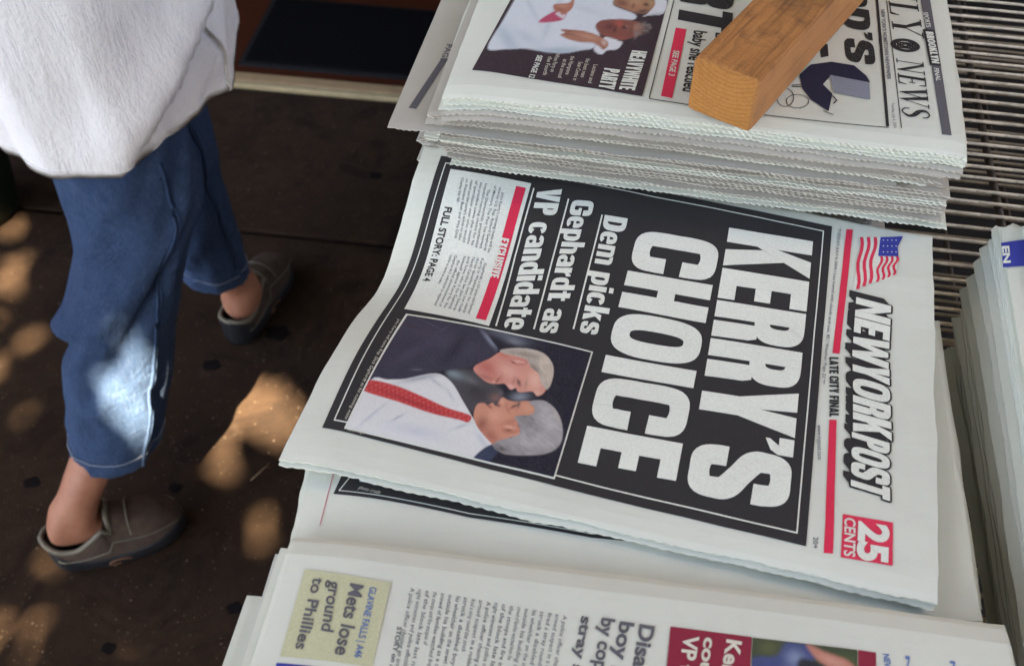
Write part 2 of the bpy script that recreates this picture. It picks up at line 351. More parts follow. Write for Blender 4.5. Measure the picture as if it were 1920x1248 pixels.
TB = Vector((1.9, -3.8, 0)); tree = empty('street_tree', TB)
lv, lf = [], []
cell = .062
for i in range(-62, 63):
    for j in range(-58, 59):
        if (i/62)**2+(j/58)**2 > 1+.12*math.sin(i*.7)+.1*math.sin(j*.9): continue
        core = abs(i) < 34 and abs(j) < 34
        for k in range((9 if i < 0 else 7) if core else 2):
            u = CU+(i+rnd.uniform(-.5, .5))*cell; w_ = CV+(j+rnd.uniform(-.5, .5))*cell
            dep = 5.1+rnd.uniform(0, 1.5)*(1-.5*((i/62)**2+(j/58)**2))
            L = rnd.uniform(.050, .072)*(1 if core else 1.35)
            if any((u-a)**2+(w_-b)**2 < (r+L*.88)**2 for a, b, r in gaps if abs(u-a) < .12) and rnd.random() > .045: continue
            c = U*u+V*w_; c = c+TO_SUN*((0.4-c.z)/TO_SUN.z+dep)
            nrm = (TO_SUN+Vector((rnd.gauss(0, .35), rnd.gauss(0, .35), rnd.gauss(0, .35)))).normalized()
            a = nrm.orthogonal().normalized(); a = Matrix.Rotation(rnd.uniform(0, 6.28), 3, nrm) @ a; b = nrm.cross(a)
            q = len(lv)
            lv += [c-a*L, c-a*L*.3+b*L*.55, c+a*L*.5+b*L*.42, c+a*L*1.05, c+a*L*.5-b*L*.42, c-a*L*.3-b*L*.55]
            lf += [(q, q+1, q+2, q+3), (q, q+3, q+4, q+5)]
cr = mesh('crown', lv, lf, M['leaf'], tree); cr['kind'] = 'stuff'
trunk_top = TB+Vector((-.2, .3, 3.4))
tp = crom([tuple(TB+Vector(q)) for q in ((0, 0, -.05), (.02, .02, .6), (-.05, .1, 1.8), (-.2, .3, 3.4))], 6)
v, f = tube(tp, [.20-.09*i/(len(tp)-1)+(.06 if i == 0 else 0) for i in range(len(tp))], 14); mesh('trunk', v, f, M['bark'], tree, True)
cc = U*CU+V*CV; cc = cc+TO_SUN*((.4-cc.z)/TO_SUN.z+5.7)
for k in range(7):
    e = cc+(U*math.cos(k*.9)+V*math.sin(k*.9))*1.7; md = trunk_top.lerp(e, .5)+Vector((0, 0, .25))
    pts = crom([tuple(trunk_top-Vector((0, 0, .12))), tuple(md), tuple(e)], 6)
    v, f = tube(pts, [.06*(1-.85*i/(len(pts)-1)) for i in range(len(pts))], 8); mesh('limb', v, f, M['bark'], tree, True)
tag(tree, 'leafy street tree shading the newsstand and pavement', 'tree')

# ------------------------------------------------------------------ wire rack
RY = math.radians(-9.0); RK = Matrix.Rotation(RY, 4, 'Z'); RKI = RK.inverted()
rack = empty('wire_rack', RK @ Vector((.55, .6, 0)))
x0, x1, ya, yb = (RK.inverted() @ Vector((-.035, .45, 0))).x, 1.25, .10, 1.90
wv_, wf_ = tube([(0, 0, 0), (.001, 0, 0)], .0015, 8)
def wire_mesh(L):
    v, f = tube([(0, 0, 0), (L*.33, 0, .0007), (L*.66, 0, -.0006), (L, 0, 0)], .0015, 8)
    me = bpy.data.meshes.new('wire'); me.from_pydata([tuple(p) for p in v], [], f); me.polygons.foreach_set('use_smooth', [True]*len(f)); return me
wtop = wire_mesh(x1-x0); wtop.materials.append(M['wire']); wlow = wire_mesh(x1-x0); wlow.materials.append(M['wire_shade'])
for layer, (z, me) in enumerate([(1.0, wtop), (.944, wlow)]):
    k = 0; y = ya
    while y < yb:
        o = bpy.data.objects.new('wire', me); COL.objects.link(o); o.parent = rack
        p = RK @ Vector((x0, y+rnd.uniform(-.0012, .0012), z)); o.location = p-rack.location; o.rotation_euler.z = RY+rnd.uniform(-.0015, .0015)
        y += .0163
for xx, z, r in [(.30, .9945, .0036), (.62, .9945, .0036), (.95, .9945, .0036), (.02, .9945, .0036), (.275, .9385, .0028), (.335, .9385, .0028), (.60, .9385, .0028), (.95, .9385, .0028), (.06, .9385, .0028)]:
    v, f = tube([RK @ Vector((xx, ya-.01, z)), RK @ Vector((xx, yb+.01, z))], r, 8); mesh('crossbar', v, f, M['bar'], rack, True)
fr = [(x0, ya-.012), (x1, ya-.012), (x1, yb+.012), (x0, yb+.012)]
for a, b in zip(fr, fr[1:]+fr[:1]):
    for z in (1.0, .944):
        v, f = tube([RK @ Vector((*a, z)), RK @ Vector((*b, z))], .0035, 8); mesh('frame_rail', v, f, M['wire'], rack, True)
for a in fr:
    v, f = tube([RK @ Vector((*a, .0)), RK @ Vector((*a, 1.003))], .011, 12); mesh('leg', v, f, M['bar'], rack, True)
o = MB().add(box_vf(x1-x0-.02, yb-ya-.02, .012, RK @ Matrix.Translation(((x0+x1)/2, (ya+yb)/2, .70)))).build('shade_sheet', M['under_shade'], rack); bevel(o, .003)  # added black sheet, makes the gaps between the wires read as deep shade
tag(rack, 'double layered chrome wire rack carrying the piles of newspapers', 'rack')

# ------------------------------------------------------------------ newspapers
class Page:
    def __init__(s, quad, z, zf=None):
        s.q = [Vector((p[0], p[1])) for p in quad]; s.z = z; s.zf = zf or (lambda a, b: 0.0)
        s.W = (s.q[1]-s.q[0]).length; s.H = (s.q[3]-s.q[0]).length
    def xy(s, a, b):
        A, B, C, D = s.q; return A*(1-a)*(1-b)+B*a*(1-b)+C*a*b+D*(1-a)*b
    def pos(s, a, b, off=0.0):
        p = s.xy(a, b); return Vector((p.x, p.y, s.z+s.zf(a, b)+off))
    def st(s, px, py):
        a = b = .5
        for it in range(14):
            w = at(px, py, s.z+s.zf(a, b)); w = Vector((w.x, w.y))
            for k in range(3):
                e = w-s.xy(a, b); h = 1e-4
                da = (s.xy(a+h, b)-s.xy(a-h, b))/(2*h); db = (s.xy(a, b+h)-s.xy(a, b-h))/(2*h)
                det = da.x*db.y-da.y*db.x
                a += (e.x*db.y-e.y*db.x)/det; b += (da.x*e.y-da.y*e.x)/det
        return Vector((a, b))

def sheet_vf(P, drop, th, seed, out=0.0, na=10, nb=26, serr=.0005, jit=.0009, rag=0.0):
    """one folded section: top surface, rounded rim, under-turn.  near edge (a=1) and both b ends are saw-cut"""
    r = random.Random(seed)
    sh = [r.gauss(0, jit) for _ in range(4)]
    ph = r.uniform(0, 50)
    def edge(a, b):
        da = db = 0.0
        wob = .0013*mnoise.noise(Vector((b*9+ph, a*9, seed*.37)))+.0006*mnoise.noise(Vector((b*31+ph, a*31, seed*.37)))
        if a > .999: da = sh[0]+out+wob*1.4
        elif a < .001: da = -sh[1]-out+wob
        if b > .999: db = sh[2]+out+wob
        elif b < .001: db = -sh[3]-out+wob
        return da/P.W, db/P.H
    av = [0]+[(.012+(.976)*i/(na-2)) for i in range(na-1)]+[1]; bv = [0]+[(.008+.984*i/(nb-2)) for i in range(nb-1)]+[1]
    v = []; idx = {}
    zr = lambda a, b: .00035*mnoise.noise(Vector((a*6+ph, b*14, seed*.71)))
    for i, a in enumerate(av):
        for j, b in enumerate(bv):
            da, db = edge(a, b)
            if a > .999: da += serr*(.7+1.3*abs(mnoise.noise(Vector((b*22, seed*.9, 4)))))*(1 if (j+seed) % 2 else -1)/P.W
            if rag and a < .001: da -= rag*(.5+mnoise.noise(Vector((b*14, seed*1.3, 2))))/P.W*(1 if j % 2 else .2)
            rim = (a > .999 or a < .001 or b > .999 or b < .001)
            idx[i, j] = len(v); v.append(P.pos(a+da, b+db, -drop+zr(a, b)-(th*.12 if rim else 0)))
    f = [(idx[i, j], idx[i+1, j], idx[i+1, j+1], idx[i, j+1]) for i in range(len(av)-1) for j in range(len(bv)-1)]
    loop = [(i, 0) for i in range(len(av)-1)]+[(len(av)-1, j) for j in range(len(bv)-1)]+[(i, len(bv)-1) for i in range(len(av)-1, 0, -1)]+[(0, j) for j in range(len(bv)-1, 0, -1)]
    prev = [idx[k] for k in loop]
    cen = P.xy(.5, .5)
    for dz, inn in ((th*.72, .0), (th*.92, .0022), (th*.92, .03)):
        cur = []
        for (i, j) in loop:
            p = v[idx[i, j]]; d = (cen-Vector((p.x, p.y))).normalized()*inn
            top = P.pos(min(1, max(0, av[i])), min(1, max(0, bv[j])), -drop)
            cur.append(len(v)); v.append(Vector((p.x+d.x, p.y+d.y, top.z-dz)))
        n = len(loop); f += [(prev[k], cur[k], cur[(k+1) % n], prev[(k+1) % n]) for k in range(n)]; prev = cur
    return v, f

def paper_body(P, thick, sheets, seed, mat, parent, name='pages', start=0, nb=26, serr=.0005, jit=.0009, na=10, rag=0.0):
    mb = MB(); th = thick/sheets
    for k in range(start, sheets): mb.add(sheet_vf(P, k*th, th*.80, seed*31+k, 0, na, nb, serr, jit, rag))
    return mb.build(name, mat, parent)

seedc = [100]
def buried(quad, ztop, thick, mat, label, group, sheets=4, zf=None, nb=26, serr=.0005, jit=.0009, na=8, rag=0.0):
    seedc[0] += 1
    P = Page(quad, ztop, zf)
    c = P.xy(.5, .5); e = None
    o = paper_body(P, thick, sheets, seedc[0], mat, None, 'newspaper', 0, nb, serr, jit, na, rag)
    tag(o, label, 'newspaper', group); return P

# ---- 2D print helpers: everything is (x, y) polygons in a unit frame, then laid on the page
def put(P, polys, p0, p1, p2, off, bis=None):
    """polys in unit frame -> page; p0 baseline start, p1 baseline end, p2 cap top above p0 (page (s,t) coords)"""
    ex, ey = p1-p0, p2-p0; mb = MB(); e = 0.0
    for k, poly in enumerate(polys):
        pts = [p0+ex*x+ey*y for x, y in poly]
        q = len(mb.v); mb.v += [Vector((p.x, p.y, (k % 5)*.00002+off)) for p in pts]; mb.f.append(tuple(range(q, q+len(pts))))
    return mb
def lay(P, name, mb, mat, parent, bis=None):
    bm = bmesh.new(); vs = [bm.verts.new((v.x*P.W, v.y*P.H, v.z)) for v in mb.v]
    for f in mb.f:
        try: bm.faces.new([vs[i] for i in f])
        except ValueError: pass
    if bis:
        big = [f for f in bm.faces]
        xs = [v.co.x for v in bm.verts]; ys = [v.co.y for v in bm.verts]
        for ax, lo, hi in ((0, min(xs), max(xs)), (1, min(ys), max(ys))):
            n = int((hi-lo)/bis)
            for k in range(1, n+1):
                co = Vector((0, 0, 0)); co[ax] = lo+(hi-lo)*k/(n+1); no = Vector((0, 0, 0)); no[ax] = 1
                bmesh.ops.bisect_plane(bm, geom=bm.verts[:]+bm.edges[:]+bm.faces[:], plane_co=co, plane_no=no)
    for v in bm.verts: v.co = P.pos(v.co.x/P.W, v.co.y/P.H, v.co.z)
    bm.normal_update()
    for f in bm.faces:
        if f.normal.z < 0: f.normal_flip()
    me = bpy.data.meshes.new(name); bm.to_mesh(me); bm.free()
    return link(name, me, mat, parent)
def tess(pts):
    tr = tessellate_polygon([[Vector((p[0], p[1], 0)) for p in pts]])
    return [[pts[i] for i in t] for t in tr]
def shape(P, name, pix, mat, parent, off, sm=0, bis=.009, Z=None):
    """flat printed shape from outline points measured in the photograph"""
    if Z: pix = [Z(*p) for p in pix]
    if sm: pix = crom(pix, sm, True)
    pts = [P.st(*p) for p in pix]; mb = MB()
    for tri in tess([(p.x, p.y) for p in pts]):
        q = len(mb.v); mb.v += [Vector((x, y, off)) for x, y in tri]; mb.f.append((q, q+1, q+2))
    return lay(P, name, mb, inkm(mat) if isinstance(mat, str) else mat, parent, bis)
def rect_st(a0, b0, a1, b1): return [(a0, b0), (a1, b0), (a1, b1), (a0, b1)]
def rects(P, name, rs, mat, parent, off, bis=.006):
    mb = MB()
    for r_ in rs:
        q = len(mb.v); mb.v += [Vector((x, y, off)) for x, y in r_]; mb.f.append((q, q+1, q+2, q+3))
    return lay(P, name, mb, inkm(mat) if isinstance(mat, str) else mat, parent, bis)
def line_px(P, pts, w):
    """thin ruled line (width w metres) along measured points"""
    out = []
    ps = [P.st(*p) for p in pts]
    for a, b in zip(ps, ps[1:]):
        d = Vector(((b.x-a.x)*P.W, (b.y-a.y)*P.H)).normalized(); n = Vector((-d.y/P.W, d.x/P.H))*(w/2)
        out.append([tuple(a-n), tuple(b-n), tuple(b+n), tuple(a+n)])
    return out

_cap = {}
def font_polys(s, bold=0.0, shear=0.0):
    key = (s, bold, shear)
    if key in _cap: return _cap[key]
    def raw(txt):
        cu = bpy.data.curves.new('t', 'FONT'); cu.body = txt; cu.size = 1; cu.offset = bold; cu.shear = shear; cu.resolution_u = 6 if bold >= .015 else 2; cu.fill_mode = 'FRONT' if hasattr(cu, 'fill_mode') else 'BOTH'
        ob = bpy.data.objects.new('t', cu); COL.objects.link(ob); dg = bpy.context.evaluated_depsgraph_get(); me = ob.evaluated_get(dg).to_mesh()
        V_ = [(v.co.x, v.co.y) for v in me.vertices]; F_ = [tuple(p.vertices) for p in me.polygons]
        ob.evaluated_get(dg).to_mesh_clear(); bpy.data.objects.remove(ob); bpy.data.curves.remove(cu); return V_, F_
    ck = ('H', bold)
    if ck not in _cap:
        hv, _ = raw('H'); _cap[ck] = (min(y for _, y in hv), max(y for _, y in hv))
    y0, y1 = _cap[ck]; V_, F_ = raw(s)
    xs = [x for x, _ in V_]; a, b = min(xs), max(xs)
    U_ = [((x-a)/(b-a), (y-y0)/(y1-y0)) for x, y in V_]
    _cap[key] = [[U_[i] for i in f] for f in F_]
    return _cap[key]
def text(P, s, c0, c1, c2, off, bold=0.0, shear=0.0):
    p0, p1, p2 = P.st(*c0), P.st(*c1), P.st(*c2)
    return put(P, font_polys(s, bold, shear), p0, p1, p2, off)

# ---- heavy condensed gothic capitals, drawn as strips (units: cap height 262)
HH = 262.0
def rect_(x0, y0, x1, y1): return [[(x0, y0), (x1, y0), (x1, y1), (x0, y1)]]
def strip(o, i): return [[o[k], o[k+1], i[k+1], i[k]] for k in range(len(o)-1)]
def stroke(pts, wid, n=6):
    pw = crom([(x, y, w) for (x, y), w in zip(pts, wid)], n); L, Rr = [], []
    for k, (x, y, w) in enumerate(pw):
        a = pw[max(0, k-1)]; b = pw[min(len(pw)-1, k+1)]; dx, dy = b[0]-a[0], b[1]-a[1]; l = math.hypot(dx, dy) or 1
        L.append((x-dy/l*w/2, y+dx/l*w/2)); Rr.append((x+dy/l*w/2, y-dx/l*w/2))
    return strip(L, Rr)
def sup(cx, cy, a, b, t, e): 
    c, s = math.cos(t), math.sin(t); return (cx+a*math.copysign(abs(c)**(2/e), c), cy+b*math.copysign(abs(s)**(2/e), s))
def ringg(cx, cy, a, b, sx_, sy_, t0, t1, n=28, e=3.0):
    ts = [t0+(t1-t0)*k/n for k in range(n+1)]
    return strip([sup(cx, cy, a, b, t, e) for t in ts], [sup(cx, cy, a-sx_, b-sy_, t, e) for t in ts])
S_, B_ = 67.0, 50.0
def G(ch):
    h = HH
    if ch == 'E': w = 128; return w, rect_(0, 0, S_, h)+rect_(S_, h-B_, w, h)+rect_(S_, h*.41, w*.93, h*.59)+rect_(S_, 0, w, B_)
    if ch == 'F': w = 124; return w, rect_(0, 0, S_, h)+rect_(S_, h-B_, w, h)+rect_(S_, h*.41, w*.93, h*.59)
    if ch == 'L': w = 118; return w, rect_(0, 0, S_, h)+rect_(S_, 0, w, B_)
    if ch == 'H': w = 165; return w, rect_(0, 0, S_, h)+rect_(w-S_, 0, w, h)+rect_(S_, h*.40, w-S_, h*.60)
    if ch == 'I': w = 68; return w, rect_(0, 0, w, h)
    if ch == 'T': w = 150; return w, rect_(0, h-B_, w, h)+rect_(w/2-S_/2, 0, w/2+S_/2, h-B_)
    if ch == 'K':
        w = 178; return w, rect_(0, 0, S_, h)+[[(S_, h*.36), (S_, h*.60), (w-78, h), (w-4, h)]]+[[(80, h*.43), (122, h*.69), (w, 0), (w-76, 0)]]
    if ch in 'RP':
        w = 148 if ch == 'R' else 146
        g_ = rect_(0, 0, S_, h)
        yc = h*.725 if ch == 'R' else h*.70; b = h-yc
        o = [(S_, h)]+[sup(S_, yc, w-S_, b, t_, 2.8) for t_ in [math.pi/2-k*math.pi/20 for k in range(1, 20)]]+[(S_, yc-b)]
        i_ = [(S_, h-44)]+[sup(S_, yc, w-S_-64, b-44, t_, 2.8) for t_ in [math.pi/2-k*math.pi/20 for k in range(1, 20)]]+[(S_, yc-b+44)]
        g_ += strip(o, i_)
        if ch == 'R': g_ += [[(w-66, 0), (w, 0), (w-3, h*.40), (w-12, h*.49), (w-66, h*.50)]]
        return w, g_
    if ch == 'Y':
        w = 160; c = w/2; return w, rect_(c-34, 0, c+34, h*.40)+[[(0, h), (70, h), (c, h*.62), (c, h*.40), (c-34, h*.40)]]+[[(c, h*.40), (c, h*.62), (w-70, h), (w, h), (c+34, h*.40)]]
    if ch == 'V': w = 160; c = w/2; return w, [[(0, h), (68, h), (c, h*.30), (c, 0), (c-30, 0)]]+[[(c, 0), (c, h*.30), (w-68, h), (w, h), (c+30, 0)]]
    if ch == 'A': w = 166; c = w/2; return w, [[(0, 0), (66, 0), (c, h*.72), (c, h), (c-32, h)]]+[[(c, h), (c, h*.72), (w-66, 0), (w, 0), (c+32, h)]]+rect_(58, h*.14, w-58, h*.32)
    if ch == 'W':
        w = 232; q = w/4; return w, [[(0, h), (58, h), (q+18, h*.25), (q+26, 0), (q-26, 0)]]+[[(q-8, 0), (q+26, 0), (2*q+22, h*.98), (2*q-22, h*.98)]]+[[(2*q-22, h*.98), (2*q+22, h*.98), (3*q+10, 0), (3*q-26, 0)]]+[[(3*q-26, 0), (3*q+26, 0), (w, h), (w-58, h), (3*q-18, h*.25)]]
    if ch == 'N': w = 172; return w, rect_(0, 0, 58, h)+rect_(w-58, 0, w, h)+[[(58, h), (58, h*.52), (w-58, 0), (w-58, h*.48)]]
    if ch == 'X': w = 168; return w, [[(0, 0), (70, 0), (w, h), (w-70, h)]]+[[(0, h), (70, h), (w, 0), (w-70, 0)]]
    if ch == 'O': w = 176; return w, ringg(w/2, h/2, w/2, h/2, S_-3, B_+2, 0, 2*math.pi, 48)
    if ch == 'U': w = 168; return w, rect_(0, h*.3, S_, h)+rect_(w-S_, h*.3, w, h)+ringg(w/2, h*.3, w/2, h*.3, S_, B_, math.pi, 2*math.pi, 20)
    if ch == 'D': w = 170; return w, rect_(0, 0, S_, h)+ringg(S_, h/2, w-S_, h/2, S_, B_, math.pi/2, -math.pi/2, 24)
    if ch == 'B': w = 162; return w, rect_(0, 0, S_, h)+ringg(S_, h*.73, w-S_-6, h*.27, S_-6, B_-8, math.pi/2, -math.pi/2, 16)+ringg(S_, h*.25, w-S_, h*.25, S_-6, B_-8, math.pi/2, -math.pi/2, 16)
    if ch == 'C' or ch == 'G':
        w = 182; g_ = stroke([(w-33, h*.60), (w-33, h*.72), (w-40, h*.86), (w/2, h-26), (42, h*.86), (33, h*.70), (33, h*.5), (33, h*.30), (42, h*.14), (w/2, 26), (w-40, h*.14), (w-33, h*.28), (w-33, h*.41)], [66, 66, 62, 52, 62, 66, 66, 66, 62, 52, 62, 66, 66])
        if ch == 'G': g_ += rect_(w*.5, h*.38, w, h*.52)
        return w, g_
    if ch == 'S':
        w = 172; return w, stroke([(w-33, h*.64), (w-33, h*.75), (w-42, h*.87), (w/2, h-26), (42, h*.87), (34, h*.74), (40, h*.62), (w/2, h*.50), (w-40, h*.38), (w-34, h*.26), (w-42, h*.13), (w/2, 26), (42, h*.13), (33, h*.25), (33, h*.36)], [66, 66, 62, 52, 62, 66, 70, 66, 70, 66, 62, 52, 62, 66, 66])
    if ch == "'": w = 58; return w, [[(0, h), (w, h), (w, h*.85), (0, h*.85)], [(w*.45, h*.85), (w, h*.85), (w*.75, h*.77), (w*.1, h*.71), (w*.1, h*.755)]]
    xh = 188.0; st_ = 57.0; br = 40.0; dg = math.pi/180
    if ch == 'i': return st_, rect_(0, 0, st_, xh)+rect_(0, h-46, st_, h)
    if ch in 'nh': w = 138; return w, rect_(0, 0, st_, xh if ch == 'n' else h)+rect_(w-st_, 0, w, xh-66)+ringg(w/2, xh-66, w/2, 66, st_, 40, 0, 118*dg, 16, 2.6)
    if ch == 'm': w = 222; return w, rect_(0, 0, 54, xh)+rect_(84, 0, 138, xh-64)+rect_(w-54, 0, w, xh-64)+ringg(69, xh-64, 69, 64, 54, 38, 0, 118*dg, 14, 2.6)+ringg(153, xh-64, 69, 64, 54, 38, 0, 112*dg, 14, 2.6)
    if ch == 'r': w = 98; return w, rect_(0, 0, st_, xh)+[[(st_, xh-82), (74, xh-60), (w, xh-52), (w, xh), (76, xh-6), (st_, xh-34)]]
    if ch == 'e': w = 138; return w, ringg(w/2, xh/2, w/2, xh/2, 54, 38, 0, 318*dg, 36, 2.6)+rect_(50, xh*.42, w-4, xh*.57)
    if ch == 'c': w = 132; return w, ringg(w/2, xh/2, w/2, xh/2, 54, 40, 30*dg, 330*dg, 32, 2.6)
    if ch == 'a': w = 138; return w, rect_(w-54, 0, w, xh-62)+ringg(w/2, xh-62, w/2, 62, 54, 38, 0, 168*dg, 20, 2.6)+ringg(w/2-8, xh*.29, w/2-8, xh*.29, 50, 32, 28*dg, 332*dg, 24, 2.4)
    if ch == 'd': w = 142; return w, rect_(w-st_, 0, w, h)+ringg(w*.48, xh/2, w*.48, xh/2, 54, 38, 38*dg, 322*dg, 28, 2.6)
    if ch == 'p': w = 142; return w, rect_(0, -58, st_, xh)+ringg(w*.52, xh/2, w*.48, xh/2, 54, 38, -142*dg, 142*dg, 28, 2.6)
    if ch == 'k': w = 146; return w, rect_(0, 0, st_, h)+[[(st_, xh*.34), (st_, xh*.58), (w-66, xh), (w-4, xh)]]+[[(70, xh*.45), (100, xh*.68), (w, 0), (w-62, 0)]]
    if ch == 's': w = 122; return w, [[(x*w/172, y*xh/h) for x, y in p] for p in G('S')[1]]
    if ch == 't': w = 106; return w, rect_(22, 0, 78, h*.90)+rect_(0, xh-42, 22, xh)+rect_(78, xh-42, w, xh)+rect_(78, 0, w, 42)
    if ch == ' ': return 62, []
    return 100, []
def heavy(s, gap=11.0, kern=None):
    x = 0.0; out = []
    for k, ch in enumerate(s):
        w, ps = G(ch)
        if kern and k in kern: x += kern[k]
        out += [[(px+x, py/HH) for px, py in p] for p in ps]; x += w+gap
    x -= gap
    return [[(a/x, b) for a, b in p] for p in out]
def htext(P, s, c0, c1, c2, off, gap=11.0, kern=None, shear=0.0):
    p0, p1, p2 = P.st(*c0), P.st(*c1), P.st(*c2)
    polys = heavy(s, gap, kern)
    if shear: polys = [[(x+shear*y, y) for x, y in p] for p in polys]
    return put(P, polys, p0, p1, p2, off)
# ---- thick-and-thin serif capitals
def serif_glyph(ch):
    h = 100.0; t_, k_, sv = 4.5, 17.0, 4.0
    def sf_(x0, x1, y): return rect_(x0, y, x1, y+sv)
    if ch == 'I': return 40, rect_(12, sv, 12+k_, h-sv)+sf_(2, 39, 0)+sf_(2, 39, h-sv)
    if ch == 'L': return 74, rect_(12, sv, 12+k_, h-sv)+sf_(2, 39, h-sv)+rect_(2, 0, 70, sv)+[[(60, sv), (70, sv), (72, 30), (69, 30)]]
    if ch == 'E': return 76, rect_(12, sv, 12+k_, h-sv)+rect_(2, 0, 70, sv)+rect_(2, h-sv, 68, h)+[[(60, sv), (70, sv), (72, 28), (69, 28)], [(60, h-sv), (68, h-sv), (69, h-26), (66, h-26)]]+rect_(29, 48, 52, 52)+rect_(52, 38, 56, 62)
    if ch == 'N': return 96, rect_(14, sv, 14+t_, h-sv)+rect_(76, 0, 76+t_, h-sv)+[[(14+t_, h-sv), (76, 0), (76, 30), (34, h-sv)]]+sf_(2, 30, 0)+sf_(0, 36, h-sv)+sf_(64, 94, h-sv)
    if ch == 'A': return 94, [[(12, sv), (17, sv), (48, 92), (46, h)], [(46, h), (48, h*.74), (66, sv), (86, sv), (52, h)]]+rect_(26, 32, 60, 36)+sf_(0, 30, 0)+sf_(56, 94, 0)
    if ch == 'Y': return 92, rect_(37, sv, 37+k_, 46)+[[(8, h-sv), (28, h-sv), (50, 46), (37, 46)], [(50, 46), (54, 46), (82, h-sv), (77, h-sv)]]+sf_(26, 66, 0)+sf_(0, 36, h-sv)+sf_(64, 92, h-sv)
    if ch == 'W': return 130, [[(10, h-sv), (30, h-sv), (50, 24), (44, 0)], [(44, 0), (47, 0), (70, 88), (66, h-sv)], [(54, h-sv), (74, h-sv), (94, 24), (88, 0)], [(88, 0), (92, 0), (121, h-sv), (117, h-sv)]]+sf_(0, 40, h-sv)+sf_(46, 82, h-sv)+sf_(104, 132, h-sv)
    if ch == 'D': return 92, rect_(12, sv, 12+k_, h-sv)+ringg(29, 50, 58, 50, k_, 4, math.pi/2, -math.pi/2, 24, 2.2)+sf_(2, 29, 0)+sf_(2, 29, h-sv)
    if ch == 'S': return 70, stroke([(58, 72), (54, 88), (34, 97), (14, 84), (20, 64), (36, 52), (52, 40), (58, 22), (36, 3), (14, 12), (10, 30)], [5, 6, 5, 13, 17, 19, 17, 13, 5, 6, 5])
    return 40, []
def serif(s, gap=7.0):
    x = 0; out = []
    for ch in s:
        w, ps = serif_glyph(ch); out += [[(a+x, b/100) for a, b in p] for p in ps]; x += w+gap
    x -= gap
    return [[(a/x, b) for a, b in p] for p in out]

# ---- printed photographs: a fine grid of coloured cells, soft-edged like newsprint
t = NT('halftone'); at_ = t.n('ShaderNodeAttribute'); at_.attribute_name = 'ink'
hn = t.noise(900, 2, .7); t.done(t.mix(at_.outputs['Color'], (.5, .5, .5), t.math('MULTIPLY', t.math('SUBTRACT', hn, .35), .12)), .8, 0, .15); M['halftone'] = t.m
nrs = np.random.RandomState(4)
def vnoise(X, Y, sc, seed):
    r_ = np.random.RandomState(seed); L = r_.rand(64, 64); x = X/sc; y = Y/sc; xi = np.floor(x).astype(int); yi = np.floor(y).astype(int); fx = x-xi; fy = y-yi
    fx = fx*fx*(3-2*fx); fy = fy*fy*(3-2*fy); g_ = lambda a, b: L[a % 64, b % 64]
    return (g_(xi, yi)*(1-fx)+g_(xi+1, yi)*fx)*(1-fy)+(g_(xi, yi+1)*(1-fx)+g_(xi+1, yi+1)*fx)*fy
def poly_alpha(X, Y, pts, soft):
    d = np.full(X.shape, 1e9); ins = np.zeros(X.shape, bool); n = len(pts)
    for i in range(n):
        (x0, y0), (x1, y1) = pts[i], pts[(i+1) % n]; ex, ey = x1-x0, y1-y0; l2 = ex*ex+ey*ey+1e-9
        t_ = np.clip(((X-x0)*ex+(Y-y0)*ey)/l2, 0, 1); d = np.minimum(d, np.hypot(X-x0-t_*ex, Y-y0-t_*ey))
        c_ = ((y0 > Y) != (y1 > Y)) & (X < (x1-x0)*(Y-y0)/((y1-y0) if y1 != y0 else 1e-9)+x0); ins ^= c_
    return np.clip(.5+np.where(ins, d, -d)/(2*soft), 0, 1)
